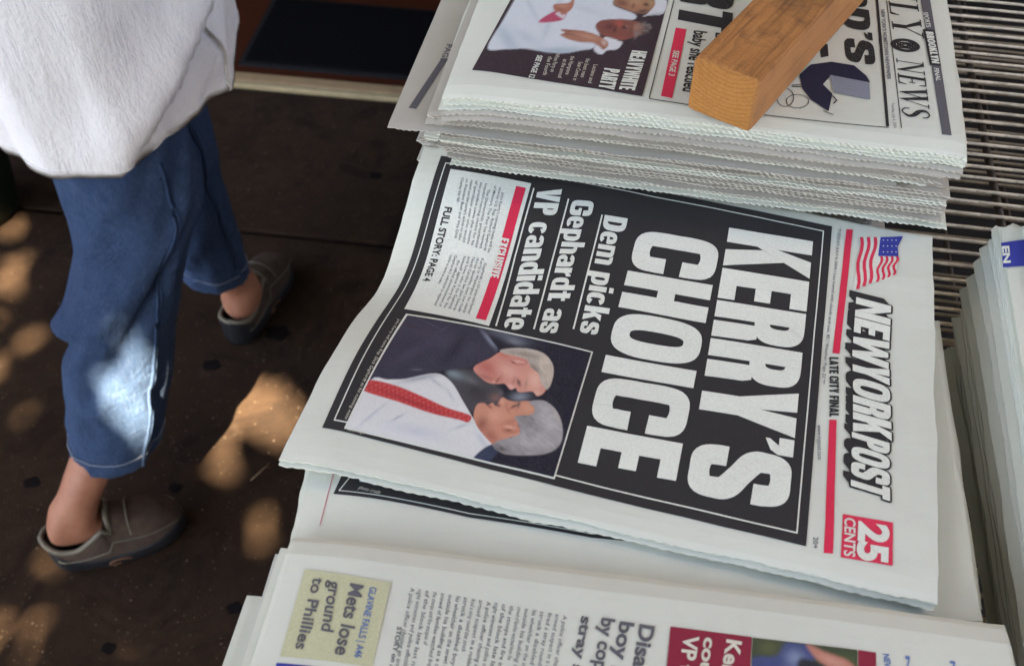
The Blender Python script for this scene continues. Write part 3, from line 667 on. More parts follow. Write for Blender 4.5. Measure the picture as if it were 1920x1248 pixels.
def photo(P, name, quad, nx, ny, layers, parent, off, Z):
    cs = [P.st(*Z(*q)) for q in quad]
    a, b = np.meshgrid(np.linspace(0, 1, nx), np.linspace(0, 1, ny), indexing='ij')
    bl_ = lambda v0, v1, v2, v3: v0*(1-a)*(1-b)+v1*a*(1-b)+v2*a*b+v3*(1-a)*b
    X = bl_(*[q[0] for q in quad]); Y = bl_(*[q[1] for q in quad]); C = np.zeros(X.shape+(3,))
    clip = np.ones(X.shape)
    for ly in layers:
        k = ly[0]; col = np.array(ly[2] if not isinstance(ly[2], str) else INK[ly[2]])
        if k == 'p':
            pts = crom(ly[1], 4, True) if ly[4] else ly[1]; al = poly_alpha(X, Y, pts, ly[3]); clip = al
        elif k == 'b':
            cx, cy, rx, ry, an = ly[1]; u = (X-cx)*math.cos(an)+(Y-cy)*math.sin(an); v = -(X-cx)*math.sin(an)+(Y-cy)*math.cos(an); al = np.exp(-(u/rx)**2-(v/ry)**2)*ly[3]*clip
        elif k == 'n':      # streaky texture inside an outline
            al = poly_alpha(X, Y, crom(ly[1], 4, True), 8)*np.clip((vnoise((X*ly[5][0]+Y*ly[5][1])*.22, Y*ly[5][0]-X*ly[5][1], 7, ly[4])*.6+vnoise(X, Y, 24, ly[4]+1)*.6-.35)*2, 0, 1)*ly[3]
        elif k == 's':      # diagonal stripes inside an outline
            al = poly_alpha(X, Y, crom(ly[1], 4, True), 5)*(np.sin((X*.9+Y*.6)/4.6)*np.sin((X*.5-Y)/7) > .25)*ly[3]
        C = C*(1-al[..., None])+col*al[..., None]
    C = np.clip(C*(1+.08*(vnoise(X, Y, 7, 9)[..., None]-.5))+.004*vnoise(X, Y, 40, 5)[..., None], 0, 1)
    vs = []
    for i in range(nx):
        for j in range(ny):
            q = cs[0]*(1-a[i, j])*(1-b[i, j])+cs[1]*a[i, j]*(1-b[i, j])+cs[2]*a[i, j]*b[i, j]+cs[3]*(1-a[i, j])*b[i, j]; vs.append(P.pos(q.x, q.y, off))
    fs = [(i*ny+j, i*ny+j+1, (i+1)*ny+j+1, (i+1)*ny+j) for i in range(nx-1) for j in range(ny-1)]
    o = mesh(name, vs, fs, M['halftone'], parent)
    at2 = o.data.color_attributes.new('ink', 'FLOAT_COLOR', 'POINT'); at2.data.foreach_set('color', np.concatenate([C.reshape(-1, 3), np.ones((C.shape[0]*C.shape[1], 1))], 1).ravel())
    if o.data.polygons[0].normal.z < 0: o.data.flip_normals()
    return o

# ================= pile A: tabloids under the wooden block
def jq(quad, dx, dy, rot):
    c = Vector((sum(p[0] for p in quad)/4, sum(p[1] for p in quad)/4)); cs, sn = math.cos(rot), math.sin(rot)
    return [Vector((c.x+(p[0]-c.x)*cs-(p[1]-c.y)*sn+dx, c.y+(p[0]-c.x)*sn+(p[1]-c.y)*cs+dy)) for p in quad]
NZ = 1.150
nB = at(1821, 287, NZ); nC = at(832, 166, NZ)
ud = (Vector((nC.x, nC.y))-Vector((nB.x, nB.y))); ud.normalize(); pf = Vector((-ud.y, ud.x)); pf = pf if pf.y > 0 else -pf
NB, NC = Vector((nB.x, nB.y)), Vector((nC.x, nC.y)); NA, ND = NB+pf*.292, NC+pf*.292
newsq = [NA, NB, NC, ND]
def nz_f(a, b):
    return -.004*max(0, (a-.93)/.07)**2-.0045*max(0, (b-.9)/.1)**2-.003*max(0, (.06-b)/.06)**2+.0012*math.sin(b*9+a*3)*a
LA = 'folded newspaper in the set-back lower bundle of the pile under the wooden block'; LU = 'folded newspaper in the upper bundle right beneath the tabloid under the wooden block'
z = 1.0015
rA = random.Random(3)
lowq = jq(newsq, -.016, .046, -.004)
for k in range(11):     # lower bundle, pushed back and to one side
    th = .0066
    buried(jq(lowq, rA.gauss(-.004, .004), rA.gauss(.0, .0025), rA.gauss(0, .006)), z+th, th-.0001, M['paper_c'] if k % 3 == 0 else M['paper_b'], LA, 'newspapers of the lower bundle', 3, None, 150, .00055, .0018, 6); z += th
for k in range(2):      # broad cool sheets between the bundles
    th = .005
    P = buried(jq(newsq, -.022+.010*k, .040-.005*k, .006), z+th, th-.0001, M['paper'], 'broad pale newspaper section sticking out between the two bundles under the block', 'pale sections between the bundles', 2, None, 60, .0002, .0009, 7); z += th
    PMID = P
nn = 13; thn = (NZ-.0068-z)/nn
for k in range(nn):
    dx, dy, ro = rA.gauss(0, .0022)-(.001*k if k < 5 else 0), rA.gauss(.0, .0016), rA.gauss(0, .004)
    lab, grp = LU, 'newspapers of the upper bundle'
    if k > 7: dx += -.018+.0036*(k-8)
    q = jq(newsq, dx, dy, ro)
    if k == 7:
        q = jq(newsq, -.040, -.0015, .010); lab, grp = 'newspaper jutting out of the block pile with a dark printed strip along its margin', None
    PP = buried(q, z+thn, thn-.0001, M['paper_b'] if k % 4 else M['paper'], lab, grp, 2, (lambda a, b: .5*nz_f(a, b)-.003*max(0, (b-.9)/.1)) if k > 7 else None, 160, .0006, .0018, 6)
    if k == 7:
        jut = bpy.data.objects[-1] if False else [o for o in COL.objects if o.get('label') == lab][0]; PJ = PP
    z += thn
# printing on the jutting paper
rects(PJ, 'printed_strip', [[tuple(PJ.st(*p)) for p in ((766, 203), (780, 205), (840, 112), (828, 110))]], 'grey', jut, .0003)
lay(PJ, 'strip_lettering', text(PJ, 'PAGES', (838, 84), (822, 122), (849, 85), .0004, .02), inkm('text'), jut)
# top tabloid
news = empty('newspaper', Vector((NB.x, NB.y, NZ-.0068)))
PN = Page(newsq, NZ, nz_f)
tag(news, 'tabloid with serif masthead and men in white printed, pinned under the wooden block', 'newspaper')
paper_body(PN, .0066, 3, 5, M['paper'], news, 'pages', 0, 160, .0005, .0008, 34)
Z9 = lambda x, y: (860+x/4.8, y/4.8)
Z5 = lambda x, y: (1240+x/2.8235, y/2.8235)
robe = [(250, 462), (430, 480), (600, 478), (800, 512), (960, 520), (1100, 500), (1210, 480), (1260, 380), (1235, 290), (1280, 245), (1420, 235), (1560, 240), (1575, 190), (1400, 120), (1380, 70), (1430, 30), (1500, 0), (1560, -120), (1500, -380), (720, -380), (510, 0), (380, 230)]
f1 = [(1220, 300), (1260, 250), (1350, 238), (1470, 238), (1580, 255), (1660, 290), (1660, 345), (1600, 385), (1530, 405), (1450, 420), (1360, 400), (1270, 370)]
f2 = [(1380, 90), (1410, 45), (1500, 30), (1650, 35), (1740, 60), (1750, 110), (1680, 175), (1600, 180), (1480, 140)]
hnd = [(905, 320), (1000, 322), (1110, 335), (1230, 370), (1320, 420), (1340, 460), (1300, 498), (1260, 470), (1200, 440), (1080, 430), (980, 405), (905, 365), (950, 350)]
pnt = [(930, 190), (1010, 130), (1030, 40), (1015, 28), (985, 80), (860, 90), (835, 110), (850, 150), (890, 165)]
ph = photo(PN, 'printed_photo', [(120, 635), (1652, 872), (2000, -420), (700, -420)], 120, 110, [
    ('p', [(-500, -900), (2500, -900), (2500, 1500), (-500, 1500)], 'darkbg', 5, False), ('b', (1500, 700, 400, 200, 0), (.05, .03, .035), .5),
    ('p', robe, (.56, .60, .61), 6, True), ('b', (420, 380, 190, 60, .9), (.36, .44, .48), .8), ('b', (600, 380, 120, 40, .5), (.42, .48, .51), .7), ('b', (900, 500, 220, 30, 0), (.30, .38, .42), .8), ('b', (870, 120, 30, 180, .5), (.44, .48, .50), .7), ('b', (640, 120, 20, 160, -.5), (.42, .47, .5), .6), ('b', (1150, 150, 150, 30, .3), (.46, .5, .52), .6), ('b', (780, 330, 25, 90, .4), (.44, .5, .52), .7),
    ('p', [(705, 252), (905, 242), (960, 190), (930, 150), (830, 165)], (.40, .07, .12), 6, True), ('p', [(860, 180), (900, 160), (950, 190), (930, 225)], (.55, .5, .5), 6, True),
    ('p', pnt, (.36, .15, .09), 5, True), ('b', (930, 110, 50, 18, 0), (.50, .26, .17), .6), ('b', (900, 140, 40, 10, .3), (.20, .07, .05), .6),
    ('p', [(1215, 480), (1240, 525), (1290, 535), (1330, 505), (1420, 495), (1465, 440), (1420, 420), (1380, 390), (1310, 390)], (.60, .62, .62), 5, True),
    ('p', hnd, (.33, .15, .09), 5, True), ('b', (1150, 385, 120, 22, .2), (.50, .28, .18), .7), ('b', (1000, 365, 90, 6, .2), (.12, .05, .04), .7), ('b', (990, 340, 80, 5, .15), (.12, .05, .04), .6), ('b', (1300, 440, 26, 16, .8), (.6, .5, .42), .8), ('b', (1270, 480, 40, 10, .5), (.12, .06, .05), .7),
    ('p', f1, (.20, .07, .05), 6, True), ('b', (1600, 310, 60, 40, 0), (.36, .19, .12), .9), ('b', (1430, 275, 40, 30, .4), (.40, .09, .06), .8), ('b', (1350, 300, 50, 30, 0), (.10, .03, .03), .8), ('b', (1450, 395, 60, 22, .2), (.26, .07, .05), .7), ('b', (1478, 308, 22, 12, .2), (.02, .015, .02), .95), ('b', (1500, 300, 10, 8, 0), (.3, .2, .17), .7), ('b', (1395, 330, 12, 30, .4), (.06, .02, .02), .8), ('b', (1545, 320, 14, 46, .2), (.09, .04, .03), .6), ('b', (1670, 330, 60, 90, .3), (.07, .06, .06), .55), ('n', [(1600, 270), (1700, 270), (1720, 340), (1620, 380), (1560, 420)], (.22, .19, .17), .8, 3, (1, .3)),
    ('p', [(1640, 212), (1700, 200), (1830, 180), (1860, 60), (1760, 40), (1745, 100), (1690, 180)], (.58, .6, .6), 5, True), ('b', (1760, 190, 90, 14, -.2), (.3, .34, .36), .6),
    ('p', f2, (.34, .17, .09), 6, True), ('b', (1460, 85, 70, 32, .2), (.14, .05, .04), .8), ('b', (1580, 80, 60, 30, 0), (.48, .28, .16), .6), ('b', (1675, 100, 26, 15, .2), (.02, .015, .02), .95), ('b', (1560, 110, 12, 28, .3), (.10, .04, .03), .7), ('b', (1640, 165, 60, 20, -.2), (.05, .03, .03), .8), ('b', (1720, 80, 20, 40, .2), (.36, .26, .12), .8),
    ('p', [(1500, -10), (1560, 35), (1610, 25), (1625, -20), (1580, -40)], (.58, .6, .6), 4, True), ('p', [(595, -10), (585, 15), (600, 38), (625, 28), (625, -10)], (.34, .1, .08), 4, True)], news, .0004, Z9)
for s_, a_, b_, c_ in (('HEAVYWHITE', (1560, 462), (1440, 812), (1698, 475)), ('PARTY', (1312, 620), (1256, 800), (1452, 638))):
    lay(PN, 'photo_heading', htext(PN, s_, Z9(*a_), Z9(*b_), Z9(*c_), .0008, 9), inkm('white'), ph)
lay(PN, 'page_reference', text(PN, 'SEE PAGE 12', Z9(708, 505), Z9(628, 708), Z9(758, 513), .0008, .03), inkm('white'), ph)
tx = MB()
for k, ln in enumerate(['Luciano and', 'his best man', 'Sean Combs in', 'the Hamptons', 'at the annual', 'White Party on', 'the Fourth']):
    x = 1225-68*k; y0 = 610 - (60 if k % 2 else 20)+12*k*-1
    m_ = text(PN, ln, Z9(x-10, y0), Z9(x-62, y0+165), Z9(x+28, y0+4), .0008, 0)
    tx.add((m_.v, m_.f))
lay(PN, 'photo_caption', tx, inkm('cream'), ph)
# ruled boxes, headline scraps, masthead
ru = line_px(PN, [(1264, 0), (1217, 185)], .0007)+line_px(PN, [(1278, -60), (1264, 0)], .0007)+line_px(PN, [(1217, 186), (1300, 199), (1438, 217), (1666, 240)], .0007)+line_px(PN, [(1628, -70), (1644, 0), (1664, 238)], .0021)+line_px(PN, [(1646, -70), (1662, 0), (1690, 241)], .0006)
rects(PN, 'ruled_lines', ru, 'black', news, .0004)
rb = rects(PN, 'red_box', [[tuple(PN.st(*p)) for p in ((1267, 53), (1287, 56), (1260, 185), (1239, 181))]], 'red', news, .0004)
lay(PN, 'page_reference', text(PN, 'SEE PAGE 3', (1263, 96), (1253, 143), (1274, 98), .0007, .025), inkm('white'), rb)
for m_ in (htext(PN, 'ART', (1287, -82), (1269, 50), (1381, -66), .0004, 12), htext(PN, "OD'S", (1571, -30), (1586, 115), (1623, -22), .0004, 10)): lay(PN, 'headline', m_, inkm('black'), news, .012)
for m_ in (text(PN, 'baby she rescued', (1301, 58), (1279, 172), (1326, 61), .0004, .025), text(PN, 'Delivers', (1342, 62), (1330, 125), (1360, 65), .0004, .025)): lay(PN, 'subheading', m_, inkm('black'), news)
for s_, c0_, c1_, c2_ in (('NEWS', (1680, 110), (1691, 219), (1731, 118)), ('DAILY', (1653, -82), (1675, 66), (1705, -75))):
    m_ = put(PN, serif(s_), PN.st(*c0_), PN.st(*c1_), PN.st(*c2_), .0004); lay(PN, 'masthead', m_, inkm('black'), news)
# round emblem of the masthead
ec = PN.st(1697, 86); er = Vector((.0088/PN.W, .0106/PN.H))
def disc(P, c, rx, ry, off, r0=0.0, n=36):
    mb = MB()
    for k in range(n):
        a, b = 2*math.pi*k/n, 2*math.pi*(k+1)/n; q = len(mb.v)
        mb.v += [Vector((c.x+rx*rr*math.cos(t_), c.y+ry*rr*math.sin(t_), off)) for rr, t_ in ((r0, a), (1, a), (1, b), (r0, b))]; mb.f.append((q, q+1, q+2, q+3) if r0 else (q+1, q+2, q+3))
    return mb
def disc2(P, c, rx, ry, off, n=36):
    mb = MB(); mb.v = [Vector((c.x+rx*math.cos(2*math.pi*k/n), c.y+ry*math.sin(2*math.pi*k/n), off)) for k in range(n)]; mb.f = [tuple(range(n))]; return mb
em = lay(PN, 'emblem', disc(PN, ec, er.x, er.y, .0004, .62), inkm('black'), news)
mm = MB()
for rr in (.50, .34, .18):
    pp = [(ec.x+sx_*er.x*rr*.8, ec.y+sy_*er.y*rr) for sx_, sy_ in ((-1, -1), (1, -1), (1, 1), (-1, 1))]
    for a, b in zip(pp, pp[1:]+pp[:1]):
        d = Vector((b[0]-a[0], b[1]-a[1])); n_ = Vector((-d.y, d.x)).normalized()*.0022; q = len(mm.v)
        mm.v += [Vector((a[0]-n_.x, a[1]-n_.y, .0004)), Vector((b[0]-n_.x, b[1]-n_.y, .0004)), Vector((b[0]+n_.x, b[1]+n_.y, .00041)), Vector((a[0]+n_.x, a[1]+n_.y, .00041))]; mm.f.append((q, q+1, q+2, q+3))
lay(PN, 'emblem_lines', mm, inkm('black'), em)
for m_ in (text(PN, "NEW YORK'S HOMETOWN NEWSPAPER", (1651, 19), (1663, 150), (1658, 19), .0004, .02), text(PN, 'Tuesday, July 6, 2004', (1671, 194), (1675, 241), (1677, 194), .0004)): lay(PN, 'small_print', m_, inkm('text'), news)
st_ = rects(PN, 'grey_strip', [[tuple(PN.st(*p)) for p in ((1714, -70), (1732, -70), (1784, 255), (1766, 253))]], 'grey', news, .0004)
rects(PN, 'edition_box', [[tuple(PN.st(*p)) for p in ((1730, 56), (1751, 58), (1764, 125), (1743, 124))]], 'black', st_, .0006)
for m_ in (htext(PN, 'BROOKLYN', (1735, 61), (1747, 120), (1749, 62), .0008, 14), text(PN, 'SPORTS', (1730, 25), (1736, 53), (1739, 25), .0007, .02), text(PN, 'FINAL', (1750, 129), (1755, 153), (1759, 130), .0007, .02)): lay(PN, 'edition_lettering', m_, inkm('white'), st_)
# pram drawing
pr = shape(PN, 'pram_hood', [(730, 400), (790, 345), (900, 330), (1020, 350), (1085, 405), (1105, 440), (900, 400), (855, 450), (905, 500), (885, 592), (790, 530), (745, 470)], 'navy', news, .0005, 0, .01, Z5)
shape(PN, 'pram_panel', [(890, 402), (1098, 440), (1105, 532), (912, 492)], 'grey_m', pr, .0007, 0, .02, Z5)
lw = []
for cx, cy, rx, ry in ((655, 520, 45, 48), (720, 540, 60, 36)):
    lw += line_px(PN, [Z5(cx+rx*math.cos(k*.35), cy+ry*math.sin(k*.35)) for k in range(19)], .0006)
lw += line_px(PN, [Z5(855, 590), Z5(910, 612)], .0008)+line_px(PN, [Z5(905, 510), Z5(928, 535), Z5(910, 552)], .0010)+line_px(PN, [Z5(690, 462), Z5(745, 462)], .001)+line_px(PN, [Z5(690, 455), Z5(745, 450)], .0006)
rects(PN, 'pram_wheels', lw, 'black', pr, .00062, None)
rects(PN, 'stray_glyph', [[tuple(PN.st(*Z5(*p))) for p in ((835, 240), (880, 236), (885, 300), (845, 308))]], 'black', news, .0004)

# wooden block
bn, bl = at(1403, 255, NZ), at(1288, 204, NZ); e2 = at(1625, 0, NZ)
ax = Vector((e2.x-bn.x, e2.y-bn.y)).normalized(); pe = Vector((ax.y, -ax.x)); bw = abs((Vector((bl.x, bl.y))-Vector((bn.x, bn.y))).dot(pe)); bh = .0425; bL = .42
bm = bmesh.new(); bmesh.ops.create_cube(bm, size=1)
for v in bm.verts: v.co = Vector((v.co.x*bw, v.co.y*bL, v.co.z*bh))
bmesh.ops.bevel(bm, geom=bm.edges[:], offset=.0042, segments=3, profile=.55, affect='EDGES')
bmesh.ops.subdivide_edges(bm, edges=[e for e in bm.edges if e.calc_length() > .02], cuts=14, use_grid_fill=True)
for v in bm.verts:
    n_ = mnoise.noise(v.co*60)*.0005+mnoise.noise(v.co*18)*.0008; v.co += v.co.normalized()*n_
me = bpy.data.meshes.new('wooden_block'); bm.to_mesh(me); bm.free()
wb = link('wooden_block', me, M['pine'], None, True)
me.polygons.foreach_set('use_smooth', [False]*len(me.polygons))
rotb = math.atan2(-ax.x, ax.y)
cxy = Vector((bn.x, bn.y))+ax*bL/2-pe*bw/2
wb.location = (cxy.x, cxy.y, NZ+bh/2+.0009); wb.rotation_euler.z = rotb
tag(wb, 'rough orange-brown timber offcut with a knot weighing down the tabloid pile', 'wood block')

# ================= pile B: the white-on-black headline tabloid
PZ = 1.080
def pz_f(a, b):
    return (-.036*math.exp(-((a-.37)/.23)**2)*max(0, (b-.45)/.55)**2 - .004*max(0, (b-.80)/.20)**2 + .0022*math.sin(b*7.5+.6)*(a-.35)*max(0, min(1, (b-.2)/.5)) - .002*max(0, (a-.94)/.06)**2*(1-.6*b)
            + .0016*math.exp(-((b-.93)/.05)**2)*a + .0010*math.sin(a*6+1)*b + .0011*mnoise.noise(Vector((a*5, b*6, 1.5))) + .0004*mnoise.noise(Vector((a*17, b*15, 4.5))))
def quad_px(cs, z, zf):
    return [at(px, py, z+zf(a, b)).to_2d() for (px, py), (a, b) in zip(cs, ((0, 0), (1, 0), (1, 1), (0, 1)))]
postq = quad_px([(1744, 440), (1753, 1128), (531, 858), (800, 272)], PZ, pz_f)
PP1 = Page(postq, PZ, pz_f)
LB = 'folded newspaper in the low pile beneath the white-on-black headline tabloid'
# papers below it
sq = quad_px([(1757, 610), (1842, 1163), (520, 1090), (585, 790)], 1.069, lambda a, b: 0)
z = 1.0015; nB_ = 7; thb = (1.0615-z)/nB_
rB = random.Random(12)
for k in range(nB_):
    buried(jq(sq, rB.gauss(.002, .003)+(.003 if k < 3 else 0), rB.gauss(.010, .004), rB.gauss(.0, .008)), z+thb, thb-.0001, M['paper_c'] if k % 2 else M['paper'], LB, 'newspapers beneath the headline tabloid', 4, (lambda a, b: -.004*max(0, (b-.85)/.15)**2), 60, .0003, .0012, 10); z += thb
# its twin, partly showing
tw = empty('newspaper', Vector((sq[0].x, sq[0].y, z)))
tag(tw, 'second copy of the black-panel tabloid, mostly covered, its lower corner showing', 'newspaper')
def sz_f(a, b): return -.006*max(0, (b-.86)/.14)**2+.0006*math.sin(b*8+a*5)
PT = Page(sq, 1.0689, sz_f)
paper_body(PT, .0072, 4, 44, M['paper'], tw, 'pages', 0, 70, .0003, .001, 26)
bp = shape(PT, 'black_panel', [(660, 850), (1500, 1020), (1500, 1052), (1109, 1008), (880, 970), (625, 926)], 'black', tw, .0004)
rects(PT, 'panel_rule', line_px(PT, [(668, 880), (636, 920), (880, 963), (1109, 1001)], .0008), 'white', bp, .0006)
rects(PT, 'photo_strip', [[tuple(PT.st(*p)) for p in ((674, 903), (676, 895), (760, 915), (758, 922))]], 'shirtw', bp, .0007)
lay(PT, 'photo_credit', text(PT, 'photo credit', (672, 917), (712, 927), (676, 911), .0007), inkm('cream'), bp)
rects(PT, 'fold_dots', line_px(PT, [(626, 885), (600, 985)], .0005), 'pink', tw, .0004)
# the headline tabloid itself
post = empty('newspaper', Vector((postq[0].x, postq[0].y, PZ-.009)))
tag(post, 'tabloid with white block headline on black, photo of two men and red price box', 'newspaper')
paper_body(PP1, .0088, 3, 71, M['paper'], post, 'pages', 0, 110, .00035, .0010, 40)
BX = [PP1.st(1560, 425), PP1.st(1511, 1024), PP1.st(604, 802), PP1.st(827, 293)]     # black panel corners
def bilerp(q, a, b): return q[0]*(1-a)*(1-b)+q[1]*a*(1-b)+q[2]*a*b+q[3]*(1-a)*b
def qrect(a0, b0, a1, b1): return [tuple(bilerp(BX, *p)) for p in ((a0, b0), (a1, b0), (a1, b1), (a0, b1))]
bp = rects(PP1, 'black_panel', [qrect(0, 0, 1, 1)], 'black', post, .0004, .005)
def frame(a0, b0, a1, b1, wa, wb_): return [qrect(a0, b0, a1, b0+wb_), qrect(a0, b1-wb_, a1, b1), qrect(a0, b0+wb_, a0+wa, b1-wb_), qrect(a1-wa, b0+wb_, a1, b1-wb_)]
rects(PP1, 'panel_rule', frame(.024, .018, .976, .982, .0036, .0028), 'white', bp, .0006)
k1 = {5: -34, 6: -20}
for m_ in (htext(PP1, "KERRY'S", (1367, 428), (1284, 926), (1524, 454), .0007, 10, {5: -2, 6: -10}), htext(PP1, 'CHOICE', (1197, 431), (1083, 868), (1351, 458), .0007, 11)): lay(PP1, 'headline', m_, inkm('white'), bp, .010)
ul = []
for s_, c0_, c1_, c2_, u0, u1 in (('Dem picks', (1134, 404), (1086, 624), (1177, 411), (1129, 404), (1075, 618)), ('Gephardt as', (1073, 376), (1010, 624), (1115, 379), (1066, 374), (1001, 618)), ('VP candidate', (1009, 354), (943, 618), (1054, 356), (1001, 354), (930, 612))):
    lay(PP1, 'subheading', htext(PP1, s_, c0_, c1_, c2_, .0007, 12), inkm('white'), bp); ul += line_px(PP1, [u0, ((u0[0]+u1[0])/2, (u0[1]+u1[1])/2), u1], .0011)
rects(PP1, 'subheading_rule', ul, 'white', bp, .0007)
xb = rects(PP1, 'story_box', [[tuple(PP1.st(*p)) for p in ((845, 318), (996, 345), (917, 612), (758, 580))]], 'white', bp, .0006)
xr = rects(PP1, 'red_bar', [[tuple(PP1.st(*p)) for p in ((968, 350), (986, 354), (911, 602), (892, 598))]], 'crimson', xb, .0008)
lay(PP1, 'bar_lettering', htext(PP1, 'EXCLUSIVE', (940, 447), (919, 521), (955, 450), .0010, 14), inkm('white'), xr)
m_ = text(PP1, 'FULL STORY: PAGE 4', (834, 389), (792, 528), (848, 391), .0008, .03); lay(PP1, 'story_reference', m_, inkm('black'), xb)
bt = MB()
colA = ["John Kerry's running mate will be", 'veteran U.S. Rep. Richard Gephardt', 'of Missouri, The Post has learned.', 'The Democratic presidential', "hopeful's running choice for his", 'vice president comes after months', 'of speculation over who would', "round out the party's ticket to take", 'on President Bush and Vice Dick', 'Cheney this fall.']
colB = ['Gephardt, a 63-year-old former', 'Kerry in Washington for nearly', 'three decades, beat out rivals', 'North Carolina Sen. John Edwards', 'and Iowa, who is the Gephardt', 'himself against Kerry for the', 'An official announcement of', "Gephardt's selection is expected", 'come as early as today.']
for k, ln in enumerate(colA):
    f_ = k/9; sx0, sy0 = 951-f_*80, 354-f_*20; ex0, ey0 = 920-f_*70, 475-f_*30
    if k in (0, 3): sx0, sy0 = sx0-4, sy0+8
    if k == 9: ex0, ey0 = sx0+(ex0-sx0)*.42, sy0+(ey0-sy0)*.42
    m_ = text(PP1, ln, (sx0-6, sy0), (ex0-6, ey0), (sx0-1, sy0+1), .0008, .004); bt.add((m_.v, m_.f))
for k, ln in enumerate(colB):
    f_ = k/9; sx0, sy0 = 917-f_*75, 486-f_*8; ex0, ey0 = 882-f_*80, 590-f_*22
    if k in (0, 6): sx0, sy0 = sx0-3, sy0+8
    if k == 8: ex0, ey0 = sx0+(ex0-sx0)*.6, sy0+(ey0-sy0)*.6
    m_ = text(PP1, ln, (sx0-6, sy0), (ex0-6, ey0), (sx0-1, sy0+1), .0008, .004); bt.add((m_.v, m_.f))
lay(PP1, 'body_text', bt, inkm('text'), xb)
# printed photograph of two men
Z7 = lambda x, y: (500+x/2.837, 560+y/2.837)
pf_ = shape(PP1, 'photo_border', [(742, 82), (1736, 284), (1532, 962), (412, 692)], 'white', bp, .0006, 0, .006, Z7)
JK = [(700, 80), (1130, 165), (1180, 200), (1215, 255), (1240, 300), (1190, 345), (1090, 400), (980, 415), (860, 435), (740, 465), (530, 470), (620, 290)]
SH = [(380, 700), (540, 476), (640, 470), (740, 466), (900, 436), (985, 480), (1050, 580), (1095, 650), (1130, 700), (1190, 760), (1205, 795), (1150, 832), (1110, 860), (960, 835), (700, 790)]
TIE = [(505, 520), (540, 472), (680, 498), (830, 553), (960, 608), (1060, 638), (1094, 655), (1075, 682), (1020, 667), (880, 637), (700, 580)]
F1 = [(1195, 350), (1270, 305), (1400, 315), (1480, 350), (1505, 440), (1480, 520), (1440, 545), (1415, 522), (1345, 528), (1328, 506), (1300, 516), (1270, 486), (1235, 488), (1190, 485), (1150, 462), (1105, 405)]
H1 = [(1250, 302), (1330, 286), (1420, 290), (1490, 318), (1527, 380), (1518, 460), (1490, 508), (1462, 470), (1450, 425), (1410, 390), (1390, 350), (1330, 330), (1280, 322)]
F2 = [(1105, 655), (1122, 597), (1160, 588), (1180, 600), (1205, 586), (1225, 603), (1255, 558), (1290, 572), (1330, 578), (1400, 573), (1440, 600), (1420, 640), (1340, 690), (1350, 740), (1290, 760), (1220, 790), (1185, 770), (1130, 710)]
H2 = [(1395, 578), (1470, 568), (1530, 608), (1567, 690), (1562, 780), (1500, 832), (1400, 845), (1280, 838), (1212, 802), (1230, 775), (1300, 758), (1348, 738), (1340, 690), (1325, 655), (1410, 642), (1425, 605)]
